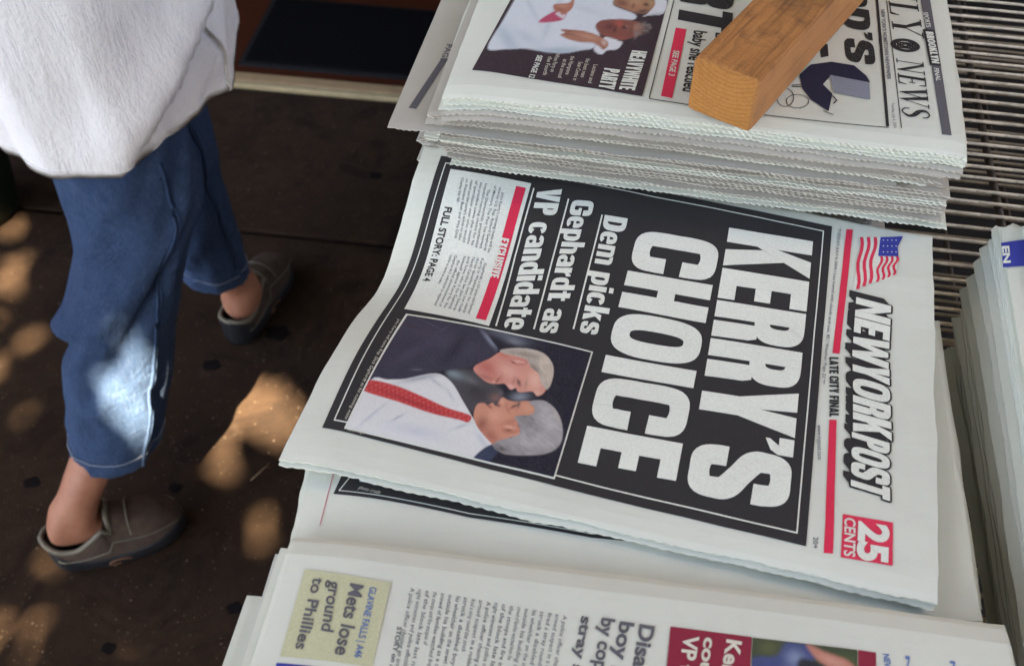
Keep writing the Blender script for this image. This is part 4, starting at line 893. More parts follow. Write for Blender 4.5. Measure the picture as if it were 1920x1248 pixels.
photo(PP1, 'printed_photo', [(750, 92), (1726, 290), (1526, 951), (422, 686)], 220, 150, [
    ('p', [(0, 0), (2000, 0), (2000, 1200), (0, 1200)], (.010, .009, .016), 5, False), ('b', (1560, 520, 90, 260, .3), (.016, .014, .028), .8), ('b', (1290, 215, 120, 26, .25), (.10, .11, .14), .9), ('b', (1400, 250, 60, 40, .3), (.02, .02, .03), .9), ('b', (1330, 250, 50, 18, .2), (.20, .22, .24), .7),
    ('p', [(0, 0), (2000, 0), (2000, 1200), (0, 1200)], (.012, .011, .019), 5, False), ('b', (1290, 215, 120, 26, .25), (.10, .11, .14), .9), ('b', (1330, 250, 50, 18, .2), (.20, .22, .24), .7), ('b', (1350, 552, 46, 24, -.1), (.22, .25, .28), .9), ('p', [(960, 430), (1100, 415), (1180, 450), (1250, 520), (1250, 610), (1120, 640), (1040, 580)], (.06, .055, .06), 14, True), ('b', (1000, 440, 60, 22, .3), (.20, .26, .27), .8), ('b', (1220, 560, 32, 22, 0), (.24, .13, .10), .7), ('b', (1350, 552, 46, 24, -.1), (.22, .25, .28), .9), ('b', (1120, 530, 60, 50, .3), (.03, .028, .03), .8), ('b', (1260, 530, 20, 14, 0), (.22, .22, .23), .5), ('b', (1090, 470, 50, 18, .4), (.14, .15, .15), .6),
    ('p', JK, (.036, .033, .052), 2.5, True), ('b', (900, 230, 260, 60, .35), (.052, .047, .072), .7), ('b', (760, 330, 120, 26, -.5), (.058, .052, .078), .6), ('b', (1010, 300, 30, 110, .6), (.012, .011, .02), .7), ('b', (1195, 245, 60, 12, .95), (.20, .23, .28), .9), ('b', (800, 418, 30, 5, 0), (.12, .12, .13), .9), ('b', (720, 150, 160, 8, .35), (.05, .03, .045), .8), ('b', (870, 150, 60, 3, .5), (.12, .11, .13), .5), ('b', (960, 180, 40, 3, -.6), (.10, .10, .12), .5),
    ('p', SH, (.62, .635, .60), 2.5, True), ('b', (820, 460, 120, 14, -.2), (.30, .33, .35), .8), ('b', (900, 480, 60, 8, .6), (.38, .42, .44), .7), ('b', (650, 500, 90, 8, .1), (.42, .46, .48), .6), ('b', (560, 640, 80, 7, -.6), (.40, .44, .47), .8), ('b', (700, 655, 36, 5, -.4), (.26, .32, .38), .8), ('b', (800, 720, 150, 30, .2), (.50, .54, .57), .8), ('b', (1040, 700, 50, 8, -.3), (.38, .42, .45), .7), ('b', (980, 545, 40, 8, 1.0), (.42, .46, .48), .6), ('b', (1150, 770, 60, 16, .9), (.46, .5, .53), .7),
    ('p', [(1105, 862), (1150, 815), (1210, 788), (1240, 815), (1180, 875)], (.03, .04, .075), 2.5, True),
    ('p', TIE, (.46, .042, .040), 2.5, True), ('s', TIE, (.60, .16, .15), .35), ('b', (760, 575, 200, 10, .33), (.28, .02, .03), .6),
    ('p', F1, (.56, .26, .19), 2.5, True), ('b', (1180, 400, 70, 40, .6), (.42, .12, .09), .9), ('b', (1270, 330, 40, 22, .3), (.50, .17, .12), .8), ('b', (1290, 420, 60, 34, .3), (.66, .36, .27), .8), ('b', (1430, 460, 40, 50, .2), (.68, .42, .31), .8), ('b', (1170, 455, 50, 14, .3), (.32, .10, .08), .7), ('b', (1345, 478, 20, 10, 1.2), (.10, .05, .05), .9), ('b', (1382, 485, 8, 26, .2), (.36, .22, .15), .8), ('b', (1318, 470, 8, 22, .3), (.40, .17, .13), .8), ('b', (1305, 500, 20, 10, .5), (.70, .42, .34), .8), ('b', (1232, 470, 26, 6, -.9), (.24, .07, .06), .9), ('b', (1255, 460, 8, 20, .2), (.44, .18, .14), .6), ('b', (1215, 480, 10, 8, 0), (.66, .36, .28), .7), ('b', (1440, 530, 20, 14, .4), (.62, .40, .28), .7),
    ('p', H1, (.46, .41, .33), 2.5, True), ('b', (1490, 390, 34, 70, -.2), (.56, .48, .36), .9), ('b', (1390, 320, 80, 16, .15), (.22, .18, .14), .8), ('b', (1430, 400, 22, 40, -.7), (.16, .12, .10), .8), ('n', H1, (.60, .54, .42), .22, 11, (.3, 1)), ('n', H1, (.13, .10, .08), .25, 14, (.3, 1)),
    ('p', [(1292, 358), (1318, 341), (1388, 350), (1384, 378), (1330, 380)], (.50, .20, .15), 2.5, True), ('b', (1345, 362, 34, 8, .1), (.66, .38, .30), .9), ('b', (1318, 368, 12, 6, .5), (.20, .06, .05), .9), ('b', (1350, 384, 40, 5, 0), (.22, .09, .07), .7), ('b', (1400, 370, 10, 20, 0), (.14, .10, .08), .6),
    ('p', F2, (.52, .24, .15), 2.5, True), ('b', (1150, 690, 30, 50, .7), (.26, .09, .06), .9), ('b', (1200, 750, 50, 30, .7), (.34, .12, .08), .9), ('b', (1215, 650, 44, 30, 0), (.62, .32, .21), .8), ('b', (1270, 650, 40, 30, 0), (.56, .27, .17), .6), ('b', (1390, 610, 34, 24, 0), (.60, .31, .19), .8), ('b', (1258, 578, 12, 14, 0), (.64, .36, .24), .8), ('b', (1236, 600, 10, 7, 0), (.10, .04, .04), .95), ('b', (1190, 606, 14, 6, .4), (.22, .06, .05), .9), ('b', (1318, 603, 20, 6, -.5), (.06, .03, .03), .95), ('b', (1342, 592, 8, 22, .3), (.10, .08, .07), .9), ('b', (1285, 620, 8, 26, -.4), (.40, .15, .10), .6), ('b', (1160, 600, 12, 8, 0), (.5, .22, .15), .7), ('b', (1300, 680, 60, 12, -.3), (.36, .14, .09), .6),
    ('p', H2, (.27, .26, .25), 2.5, True), ('b', (1500, 680, 50, 90, -.3), (.46, .45, .43), .8), ('b', (1400, 780, 90, 40, .1), (.38, .37, .36), .8), ('b', (1260, 810, 60, 20, .2), (.08, .07, .07), .8), ('b', (1380, 660, 40, 30, .4), (.10, .09, .08), .7), ('n', H2, (.50, .48, .44), .25, 21, (.8, .6)), ('n', H2, (.06, .055, .05), .2, 27, (.8, .6)), ('b', (1540, 640, 18, 40, -.4), (.44, .40, .34), .6),
    ('p', [(1248, 706), (1275, 688), (1335, 698), (1348, 728), (1300, 740), (1262, 738)], (.46, .19, .12), 2.5, True), ('b', (1295, 708, 34, 8, .15), (.64, .36, .25), .9), ('b', (1290, 724, 20, 6, .1), (.18, .06, .05), .9), ('b', (1300, 745, 40, 5, -.2), (.14, .06, .05), .7)], pf_, .0009, Z7)
for s_, a, b, c in (('John Kerry will name Rep. Dick Gephardt as his running mate', (700, 110), (415, 640), (714, 114)), ('Getty Images', (430, 703), (520, 722), (437, 692))):
    lay(PP1, 'photo_caption', text(PP1, s_, Z7(*a), Z7(*b), Z7(*c), .0007), inkm('cream'), bp)
# masthead block
rr_ = []
Z1 = lambda x, y: (1500+x/3.285, 400+y/3.285)
Z2 = lambda x, y: (1500+x/3.285, 760+y/3.285)
for q in ([Z1(285, 100), Z1(325, 102), Z1(243, 866), Z1(200, 862)], [Z2(180, 88), Z2(224, 90), Z2(202, 912), Z2(145, 908)]):
    rr_.append([tuple(PP1.st(*p)) for p in q])
for q in rr_: rects(PP1, 'red_rule', [q], 'crimson', post, .0004)
ed = MB()
m_ = htext(PP1, 'LATE CITY FINAL', Z1(180, 885), Z2(180, 70), Z1(236, 888), .0004, 14); ed.add((m_.v, m_.f))
lay(PP1, 'edition_line', ed, inkm('black'), post)
for s_, a, b, c in (('TUESDAY, JULY 6, 2004 / Less humid with clouds and sun, 85 / Weather: Page 22 **', Z1(235, 95), Z1(133, 1050), Z1(252, 97)), ('www.nypost.com', Z2(105, 122), Z2(108, 335), Z2(132, 122)), ('20+', Z2(80, 810), Z2(78, 880), Z2(112, 812))):
    lay(PP1, 'small_print', text(PP1, s_, a, b, c, .0004, .01), inkm('text'), post)
# name plate: slanted outlined capitals with a black drop block
def np_(c0_, c1_, c2_, s_, off, mat, nm, d=(0, 0), gap=8.0, par=None):
    p0, p1, p2 = PP1.st(*c0_), PP1.st(*c1_), PP1.st(*c2_)
    dv = Vector(d); return put(PP1, heavy(s_, gap), p0+dv, p1+dv, p2+dv, off)
bk = MB(); wt = MB()
NPW = [('NEW', Z1(345, 520), Z1(318, 905), Z1(560, 575)), ('YORK', Z1(322, 905), Z2(325, 160), Z1(548, 965)), ('POST', Z2(318, 165), Z2(310, 520), Z2(550, 235))]
k = 0
for s_, a, b, c in NPW:
    for i in range(9):       # solid block behind
        f_ = i/8; m_ = np_(a, b, c, s_, .0004+.00001*i, None, '', (-.0058*f_/PP1.W, .0046*f_/PP1.H)); bk.add((m_.v, m_.f))
    for i in range(8):       # outline all round the face
        t_ = i*math.pi/4; m_ = np_(a, b, c, s_, .0005+.00001*i, None, '', (.0011*math.cos(t_)/PP1.W, .0011*math.sin(t_)/PP1.H)); bk.add((m_.v, m_.f))
    m_ = np_(a, b, c, s_, .0008, None, ''); wt.add((m_.v, m_.f))
npo = lay(PP1, 'name_plate', wt, inkm('white'), post)
lay(PP1, 'name_plate_shadow', bk, inkm('black'), npo)
# flag
fl0 = [(368, 150), (635, 142), (600, 270), (590, 390), (520, 425), (440, 430), (345, 475), (350, 340), (380, 330), (352, 285), (375, 240)]
fg = shape(PP1, 'flag', [(365, 148), (500, 148), (490, 262), (608, 262), (590, 380), (525, 420), (440, 430), (395, 440), (345, 472), (325, 475), (345, 345), (375, 335), (350, 285), (378, 235)], 'white', post, .0004, 0, .01, Z1)
def wavy(x0_, x1_, y0_, y1_, w_):
    L, Rr = [], []
    for i in range(9):
        t_ = i/8; x = x0_+(x1_-x0_)*t_+9*math.sin(t_*9); y = y0_+(y1_-y0_)*t_
        L.append(Z1(x, y)); Rr.append(Z1(x+w_, y))
    return [[tuple(PP1.st(*p)) for p in (L[i], Rr[i], Rr[i+1], L[i+1])] for i in range(8)]
stp = []
for i in range(3): stp += wavy(368+i*42, 340+i*38, 150, 470-i*18, 20)
for i in range(4): stp += wavy(492+i*32, 462+i*34, 268, 425-i*14, 16)
rects(PP1, 'flag_stripes', stp, 'red', fg, .0006, None)
cn = shape(PP1, 'flag_canton', [(495, 150), (633, 145), (600, 210), (605, 268), (480, 266)], 'blue', fg, .0006, 0, .02, Z1)
sts = []
for i in range(4):
    for j in range(3):
        c_ = PP1.st(*Z1(512+i*26, 170+j*36)); e_ = Vector((.0006/PP1.W, .0006/PP1.H)); sts.append([(c_.x-e_.x, c_.y), (c_.x, c_.y-e_.y), (c_.x+e_.x, c_.y), (c_.x, c_.y+e_.y)])
rects(PP1, 'flag_stars', sts, 'white', fg, .0008, None)
pb = rects(PP1, 'price_box', [[tuple(PP1.st(*Z2(*p))) for p in ((263, 668), (572, 722), (570, 988), (250, 935))]], 'red', post, .0004)
lay(PP1, 'price_lettering', text(PP1, '25', Z2(358, 712), Z2(345, 948), Z2(550, 742), .0007, .045), inkm('white'), pb)
lay(PP1, 'price_lettering', text(PP1, 'CENTS', Z2(272, 690), Z2(268, 925), Z2(340, 702), .0007, .02), inkm('white'), pb)

# ================= pile C: the broad paper lying nearest
CZ_ = 1.082
def cz_f(a, b): return -.005*max(0, (b-.86)/.14)**2+.001*math.sin(b*6)-.0035*max(0, (.05-a)/.05)**2+.0015*math.sin(a*5+b*3)*a
cA = at(1893, 1167, CZ_).to_2d(); cD = at(545, 1000, CZ_-.005).to_2d(); dl = (cD-cA).normalized(); pn = Vector((-dl.y, dl.x)); pn = pn if pn.y < 0 else -pn
cq = [cA, cA+pn*.29, cD+pn*.29, cD]
z = 1.0015; nC_ = 8; thc = (CZ_-.0085-z)/nC_
rC = random.Random(5)
offs = [(-.006, -.012), (-.001, -.006), (-.004, -.02), (-.002, -.008), (-.003, -.014), (-.026, -.028), (-.010, -.003), (-.006, -.004)]
for k in range(nC_):
    buried(jq(cq, offs[k][0], offs[k][1], rC.gauss(0, .004)), z+thc, thc-.0001, M['paper'] if k % 2 else M['paper_c'], 'folded newspaper in the low pile beneath the paper with the olive teaser box', 'newspapers beneath the olive-box paper', 3, (lambda a, b: -.004*max(0, (b-.86)/.14)**2), 40, .0002, .0012, 8); z += thc
bpz = empty('newspaper', Vector((cA.x, cA.y, CZ_-.0085)))
tag(bpz, 'newspaper with olive teaser box and dark red panel overlapping the headline tabloids', 'newspaper')
PC = Page(cq, CZ_, cz_f)
paper_body(PC, .0083, 3, 88, M['paper'], bpz, 'pages', 0, 60, .0002, .0009, 34)
ob = rects(PC, 'teaser_box', [[tuple(PC.st(*p)) for p in ((572, 1067), (733, 1092), (698, 1250), (525, 1230))]], 'olive', bpz, .0004)
for s_, a, b, c in (('Mets lose', (657, 1093), (627, 1226), (683, 1098)), ('ground', (618, 1088), (602, 1182), (641, 1092)), ('to Phillies', (588, 1082), (553, 1216), (609, 1085))):
    lay(PC, 'teaser_heading', text(PC, s_, a, b, c, .0007, .022), inkm('text'), ob)
lay(PC, 'teaser_kicker', text(PC, 'GLAVINE FALLS | A46', (694, 1100), (664, 1232), (707, 1102), .0007, .015), inkm('textb'), ob)
rects(PC, 'blue_strip', [[tuple(PC.st(*p)) for p in ((519, 1242), (700, 1262), (690, 1330), (500, 1310))]], 'blue', bpz, .0004)
for s_, a, b, c in (('Disabled', (1199, 1169), (1172, 1330), (1228, 1174)), ('boy hit', (1162, 1164), (1135, 1300), (1190, 1168)), ('by cop', (1128, 1157), (1112, 1255), (1154, 1161)), ('stray shot', (1090, 1154), (1060, 1320), (1110, 1157))):
    lay(PC, 'headline', text(PC, s_, a, b, c, .0004, .03), inkm('text'), bpz)
bt = MB(); words = 'A police officer chasing an armed suspect in a robbery fired a stray round that struck a disabled boy in his wheelchair on the street outside his building as a crowd of families watched from the stoops and fire escapes of the block late last night witnesses and police officials said of the shooting that left two men hurt and one under arrest'.split()
for k in range(63):
    f_ = (k % 21)/20; blk_ = k//21; sx0, sy0 = 1056-f_*286-blk_*38, 1153-f_*52+blk_*190
    ln = ' '.join(words[(k*5) % 50:(k*5) % 50+6]); L_ = 1.0 if k % 21 not in (6, 12, 17) else .6
    ex0, ey0 = sx0-32*L_, sy0+165*L_
    m_ = text(PC, ln, (sx0, sy0), (ex0, ey0), (sx0+8, sy0+2), .0004, .004); bt.add((m_.v, m_.f))
m_ = text(PC, 'STORY on A3', (745, 1174), (728, 1262), (754, 1176), .0004, .02); bt.add((m_.v, m_.f))
lay(PC, 'body_text', bt, inkm('text'), bpz)
rp = rects(PC, 'red_panel', [[tuple(PC.st(*p)) for p in ((1257, 1174), (1409, 1194), (1400, 1420), (1235, 1400))]], 'maroon', bpz, .0004)
rects(PC, 'red_panel', [[tuple(PC.st(*p)) for p in ((1609, 1218), (1642, 1223), (1645, 1440), (1608, 1440))]], 'maroon', bpz, .0004)
for s_, a, b, c in (('Kerry', (1362, 1198), (1345, 1300), (1391, 1203)), ('could pick', (1320, 1194), (1290, 1400), (1343, 1198)), ('VP today', (1282, 1190), (1258, 1340), (1311, 1194))):
    lay(PC, 'panel_lettering', text(PC, s_, a, b, c, .0007, .03), inkm('cream'), rp)
photo(PC, 'printed_photo', [(1411, 1195), (1607, 1218), (1606, 1420), (1403, 1410)], 60, 60, [
    ('p', [(0, 0), (3000, 0), (3000, 3000), (0, 3000)], (.045, .06, .03), 5, False), ('b', (1440, 1215, 20, 16, 0), (.10, .11, .04), .8), ('b', (1590, 1240, 30, 14, .3), (.07, .09, .03), .8),
    ('p', [(1400, 1250), (1455, 1232), (1475, 1205), (1520, 1212), (1530, 1236), (1500, 1262), (1485, 1420), (1395, 1420)], (.05, .065, .17), 5, True), ('b', (1490, 1235, 18, 16, .5), (.22, .27, .38), .8), ('b', (1470, 1260, 30, 8, -.4), (.13, .16, .28), .7),
    ('p', [(1512, 1206), (1545, 1222), (1590, 1240), (1610, 1268), (1570, 1264), (1530, 1236)], (.44, .19, .13), 4, True), ('b', (1560, 1240, 24, 7, .4), (.55, .30, .22), .8),
    ('p', [(1496, 1242), (1528, 1244), (1560, 1264), (1560, 1330), (1495, 1330)], (.02, .022, .025), 4, True)], bpz, .0004, lambda x, y: (x, y))
for s_, a, b, c in (('NEWS', (1655, 1225), (1660, 1262), (1667, 1226)), ('N', (1697, 1229), (1700, 1256), (1705, 1230)), ('N', (1780, 1238), (1784, 1262), (1790, 1239))):
    lay(PC, 'margin_lettering', text(PC, s_, a, b, c, .0004, .03), inkm('textb'), bpz)

# ================= pile D: fanned papers at the right
fan = [((1768, 684), (1860, 1165)), ((1790, 606), (1880, 1165)), ((1806, 574), (1900, 1165)), ((1826, 522), (1920, 1110)), ((1846, 474), (1920, 945)), ((1862, 432), (1920, 800)), ((1886, 428), (1922, 640)), ((1921, 424), (1960, 640))]
fan2 = []
for (f0, n0), (f1, n1) in zip(fan[:6], fan[1:7]): fan2 += [(f0, n0), tuple(tuple(p+(q-p)*.52+dj for p, q, dj in zip(a_, b_, dv_)) for a_, b_, dv_ in ((f0, f1, (-3, 5)), (n0, n1, (1, 0))))]
fan = fan2+fan[6:]
z = 1.0015
rD = random.Random(9)
for k, (fa, ne) in enumerate(fan):
    th = .0072; zt = z+th
    ef = lambda a, b: -.0040*max(0, (.10-b)/.10)**2+.0008*math.sin(a*7+b*4)
    A_ = at(*fa, zt-.004).to_2d(); N_ = at(*ne, zt-.004).to_2d(); d_ = (N_-A_).normalized(); rr = Vector((-d_.y, d_.x)); rr = rr if rr.x > 0 else -rr
    # a runs along the fold (far -> near), b runs away from the fold; the far corner is cut on a slight slant
    q = [A_, A_+d_*.36, A_+d_*.36+rr*.29, A_+rr*.29+d_*-.012]
    last = k >= 12
    lab = 'folded newspaper in the fanned bundle beside the headline tabloid'
    if k == 12: lab = 'newspaper with a blue lettered band in the fanned bundle beside the headline tabloid'
    if k == 13: lab = 'topmost newspaper of the fanned bundle, with a cyan strip at its end'
    P = buried(q, zt, th-.0002, M['paper'], lab, None if last else 'papers of the fanned bundle', 2, ef, 60, .0010, .0035, 60, .007)
    if k == 12:
        ow = [o for o in COL.objects if o.get('label') == lab][0]
        bnd = rects(P, 'blue_band', [[tuple(P.st(*p)) for p in ((1876, 457), (1932, 450), (1936, 500), (1880, 503))]], 'blue', ow, .0009, .004)
        lay(P, 'band_lettering', text(P, 'EN', (1877, 464), (1880, 496), (1891, 463), .0012, .04), inkm('white'), bnd)
    if k == 13:
        ow = [o for o in COL.objects if o.get('label') == lab][0]
        rects(P, 'cyan_strip', [[tuple(P.st(*p)) for p in ((1922, 448), (1975, 444), (1976, 462), (1923, 464))]], 'textb', ow, .0009, .004)
    z += th
exec_person = True
# ------------------------------------------------------------------ the person walking past
per = empty('person', (-.6, 1.15, 0))
tag(per, 'person in white linen shirt, cropped blue jeans and taupe clogs walking away', 'person')
def ringpts(c, rx, ry, yaw=0.0, n=56, tilt=(0, 0)):
    cs, sn = math.cos(yaw), math.sin(yaw); out = []
    for k in range(n):
        t_ = 2*math.pi*k/n; x, y = rx*math.cos(t_), ry*math.sin(t_); X_, Y_ = x*cs-y*sn, x*sn+y*cs
        out.append(Vector((c[0]+X_, c[1]+Y_, c[2]+X_*tilt[0]+Y_*tilt[1])))
    return out
def leg_rings(keys, folds, seed, n=56, sub=9):
    ks = crom(keys, sub); rings = []
    for (x, y, z_, rx, ry, tx_, ty_) in ks:
        r = ringpts((x, y, z_), rx, ry, 0, n, (tx_, ty_)); c = Vector((x, y, z_))
        for k, p in enumerate(r):
            t_ = 2*math.pi*k/n; d = 0.0
            for (z0, t0, sl, wz, wt, amp) in folds:
                dt = (t_-t0+math.pi) % (2*math.pi)-math.pi
                d += amp*math.exp(-((p.z-z0-sl*dt)/wz)**2-(dt/wt)**2)
            d *= 1.35; d += .0050*mnoise.noise(Vector((math.cos(t_)*2.2, math.sin(t_)*2.2, p.z*9+seed)))+.0026*mnoise.noise(Vector((math.cos(t_)*6, math.sin(t_)*6, p.z*26+seed)))
            o_ = p-c; o_.z = 0; r[k] = p+o_.normalized()*d
        rings.append(r)
    return rings
def from_rows(rows):     # (pixel row, left, right, depth y, tilt x, tilt y, depth ratio)
    out = []
    for py, pl, pr_, y, tx_, ty_, rt in rows:
        a, b = atY(pl, py, y), atY(pr_, py, y); rx = (b.x-a.x)/2
        out.append(((a.x+b.x)/2, y, (a.z+b.z)/2, rx, rx*rt, tx_, ty_))
    return out
near = [(-.565, 1.20, .86, .085, .085, 0, 0), (-.56, 1.19, .77, .092, .09, 0, 0)]+from_rows([(345, 112, 375, 1.155, 0, 0, .80), (450, 140, 352, 1.105, 0, 0, .95), (560, 124, 336, 1.07, 0, 0, 1.0), (650, 121, 327, 1.045, 0, 0, .98), (730, 127, 317, 1.02, 0, 0, .95), (796, 131, 304, 1.0, 0, 0, .95), (826, 133, 300, .993, .05, .1, .92)])
NF = [(.44, 3.5, .05, .020, .9, .013), (.40, 3.4, .05, .016, .8, -.010), (.52, 5.0, .12, .030, .9, .010), (.47, 5.2, .14, .022, .8, -.012), (.58, 5.4, .16, .025, .8, -.009), (.64, 4.8, .12, .022, .9, .007), (.34, 5.6, -.08, .02, .6, -.006), (.26, 5.9, .02, .10, .16, -.007), (.27, 5.6, .02, .10, .12, .004), (.66, 3.9, -.1, .03, .7, -.006), (.30, 4.0, .06, .018, .7, .004)]
far = [(-.60, 1.25, .86, .085, .085, 0, 0), (-.565, 1.255, .76, .095, .09, 0, 0)]+from_rows([(250, 185, 396, 1.28, 0, 0, .95), (330, 235, 412, 1.315, 0, 0, .95), (420, 298, 438, 1.36, 0, 0, .95), (482, 338, 457, 1.39, -.1, 0, .9), (508, 342, 463, 1.402, -.12, .05, .9)])
FF = [(.34, 5.0, .1, .02, .8, .006), (.45, 5.3, .1, .03, .8, -.007), (.25, 4.6, -.05, .02, .9, .005), (.55, 5.2, .1, .03, .8, .006)]
nr, frr = leg_rings(near, NF, 1.0), leg_rings(far, FF, 5.0)
mb = MB()
def hemmed(rings):
    last = rings[-1]; c = sum(last, Vector())/len(last)
    inner = [c+(p-c)*.95+Vector((0, 0, .0005)) for p in last]; r2 = rings[-14]; c2 = sum(r2, Vector())/len(r2); up = [c2+(p-c2)*.88 for p in r2]
    return rings+[inner, up]
mb.add(loft(hemmed(nr))); mb.add(loft(hemmed(frr)))
mb.add(loft([ringpts((-.58, 1.22, zz), rx, ry, .3, 56) for zz, rx, ry in ((.745, .115, .09), (.80, .145, .115), (.90, .15, .115), (1.0, .145, .11), (1.06, .14, .105))], True, True))
tr = mb.build('trousers', M['denim'], per, True)
# stitched hem bands and outer seams
for rings, kk in ((nr, 'n'), (frr, 'f')):
    def ring_at(dz):
        zt = sum(p.z for p in rings[-1])/len(rings[-1])+dz
        for a, b in zip(rings, rings[1:]):
            za, zb = sum(p.z for p in a)/len(a), sum(p.z for p in b)/len(b)
            if za >= zt >= zb: f_ = (za-zt)/(za-zb); return [p.lerp(q, f_) for p, q in zip(a, b)]
        return rings[-1]
    hr = rings[-8]; c = sum(hr, Vector())/len(hr)
    v, f = tube([c+(p-c)*1.02 for p in hr], .0014, 6, True); mesh('hem_stitching', v, f, M['stitch'], tr, True)
    hb = []
    for q_, r_ in enumerate(rings[-8:]):
        cc_ = sum(r_, Vector())/len(r_); hb.append([cc_+(p-cc_)*(1.014+.012*mnoise.noise(Vector((k*.9, q_*.7, 3)))) for k, p in enumerate(r_)])
    v, f = loft(hb); mesh('hem_band', v, f, M['denim'], tr, True)
    ki = int(len(rings[0])*(.905 if kk == 'n' else .93)) 
    line = [r_[ki]+(r_[ki]-sum(r_, Vector())/len(r_)).normalized()*.0012 for r_ in rings[14:]]
    v, f = tube(line, .0009, 6); mesh('seam', v, f, M['denim'], tr, True)
    line = [r_[ki-1]*.55+r_[ki]*.45+(r_[ki]-sum(r_, Vector())/len(r_)).normalized()*(.0006+.0012*abs(math.sin(i*1.1))) for i, r_ in enumerate(rings[14:])]
    v, f = tube(line, .0026, 6); mesh('seam_ridge', v, f, M['denim'], tr, True)

# shirt
hem = [at(0, 276, .715), at(60, 314, .705), at(128, 333, .70), at(190, 330, .698), at(240, 319, .70), at(295, 283, .704), at(345, 236, .71), at(395, 190, .715), at(428, 172, .715), at(437, 150, .728),
       Vector((-.405, 1.36, .75)), Vector((-.50, 1.42, .75)), Vector((-.64, 1.41, .745)), Vector((-.75, 1.33, .74)), Vector((-.765, 1.22, .73)), Vector((-.735, 1.145, .722))]
hemc = [Vector(p) for p in crom([tuple(h) for h in hem], 9, True)]
NS = len(hemc); cen = Vector((-.585, 1.215))
crease_b = at(222, 318, .70).to_2d(); crease_t = at(310, 0, .86).to_2d()
ang_b = math.atan2(crease_b.y-cen.y, crease_b.x-cen.x); ang_t = math.atan2(crease_t.y-cen.y, crease_t.x-cen.x)
rings = []
prof = [(0, 1.0), (.04, .995), (.10, .985), (.16, .975), (.24, .955), (.34, .92), (.42, .93), (.52, .98)]
zs = [i*.012 for i in range(16)]+[.2+.028*i for i in range(17)]
def pr_at(h):
    for (h0, s0), (h1, s1) in zip(prof, prof[1:]):
        if h <= h1: return s0+(s1-s0)*(h-h0)/(h1-h0)
    return prof[-1][1]
for h in zs:
    s_ = pr_at(h); ring = []; blend = min(1, h/.45); blend = blend*blend*(3-2*blend)
    for p in hemc:
        t_ = math.atan2(p.y-cen.y, p.x-cen.x)
        e = Vector((cen.x+.205*math.cos(t_), cen.y+.165*math.sin(t_)))
        q = Vector((cen.x+(p.x-cen.x)*s_, cen.y+(p.y-cen.y)*s_)).lerp(e, blend)
        ac = ang_b+(ang_t-ang_b)*min(1.6, h/.16); dt = (t_-ac+math.pi) % (2*math.pi)-math.pi
        amp = min(1, .25+h/.10)*(1 if h < .3 else max(0, 1-(h-.3)/.2))
        d = amp*(.034*math.exp(-(dt/.5)**2) if dt < 0 else (.034*math.exp(-(dt/.05)**2)-.022*math.exp(-((dt-.30)/.24)**2)))
        d += .012*math.exp(-((dt-.75+.8*h)/.13)**2)*min(1, h/.05)*.6
        fo = max(0, 1-h/.28); d += fo*(.0030*math.sin(t_*11+1.2*math.sin(t_*3)+h*6)+.0012*math.sin(t_*23+h*14))+.006*mnoise.noise(Vector((t_*2.6, h*5, 2.0)))+.002*mnoise.noise(Vector((t_*9, h*9, 7.0)))
        rd = Vector((math.cos(t_), math.sin(t_)))
        ring.append(Vector((q.x+rd.x*d, q.y+rd.y*d, p.z*(1-blend)+blend*.72+h)))
    rings.append(ring)
topz = rings[-1][0].z
for k, (zz, sx_, sy_) in enumerate(((topz+.05, .205, .125), (topz+.09, .15, .095), (topz+.11, .07, .07))):
    rings.append([Vector((cen.x+sx_*math.cos(math.atan2(p.y-cen.y, p.x-cen.x)), cen.y+sy_*math.sin(math.atan2(p.y-cen.y, p.x-cen.x)), zz)) for p in hemc])
inn = [Vector((cen.x+(p.x-cen.x)*.998, cen.y+(p.y-cen.y)*.998, p.z+.0012)) for p in rings[0]]
inn2 = [Vector((cen.x+(p.x-cen.x)*.93, cen.y+(p.y-cen.y)*.93, p.z+.02)) for p in rings[0]]
mb = MB(); mb.add(loft([inn2, inn]+rings))
sho = topz+.045
ARM = [[Vector((cen.x+s_*.19, cen.y, sho)), Vector((cen.x+s_*.26, cen.y-.02*s_, sho-.13)), Vector((cen.x+s_*.29, cen.y-.03*s_, sho-.28)), Vector((cen.x+s_*.28, cen.y+.10, sho-.40)), Vector((cen.x+s_*.24, cen.y+.20, sho-.46))] for s_ in (-1, 1)]
for A in ARM:
    pts = crom([tuple(p) for p in A[:4]], 5); mb.add(tube(pts, [.075-.02*i/(len(pts)-1) for i in range(len(pts))], 18))
sh_ = mb.build('shirt', M['linen'], per, True)
hr = [Vector((cen.x+(p.x-cen.x)*1.003, cen.y+(p.y-cen.y)*1.003, p.z)) for p in rings[1]]
v, f = tube(hr, .0006, 5, True); mesh('hem_stitching', v, f, M['linen'], sh_, True)

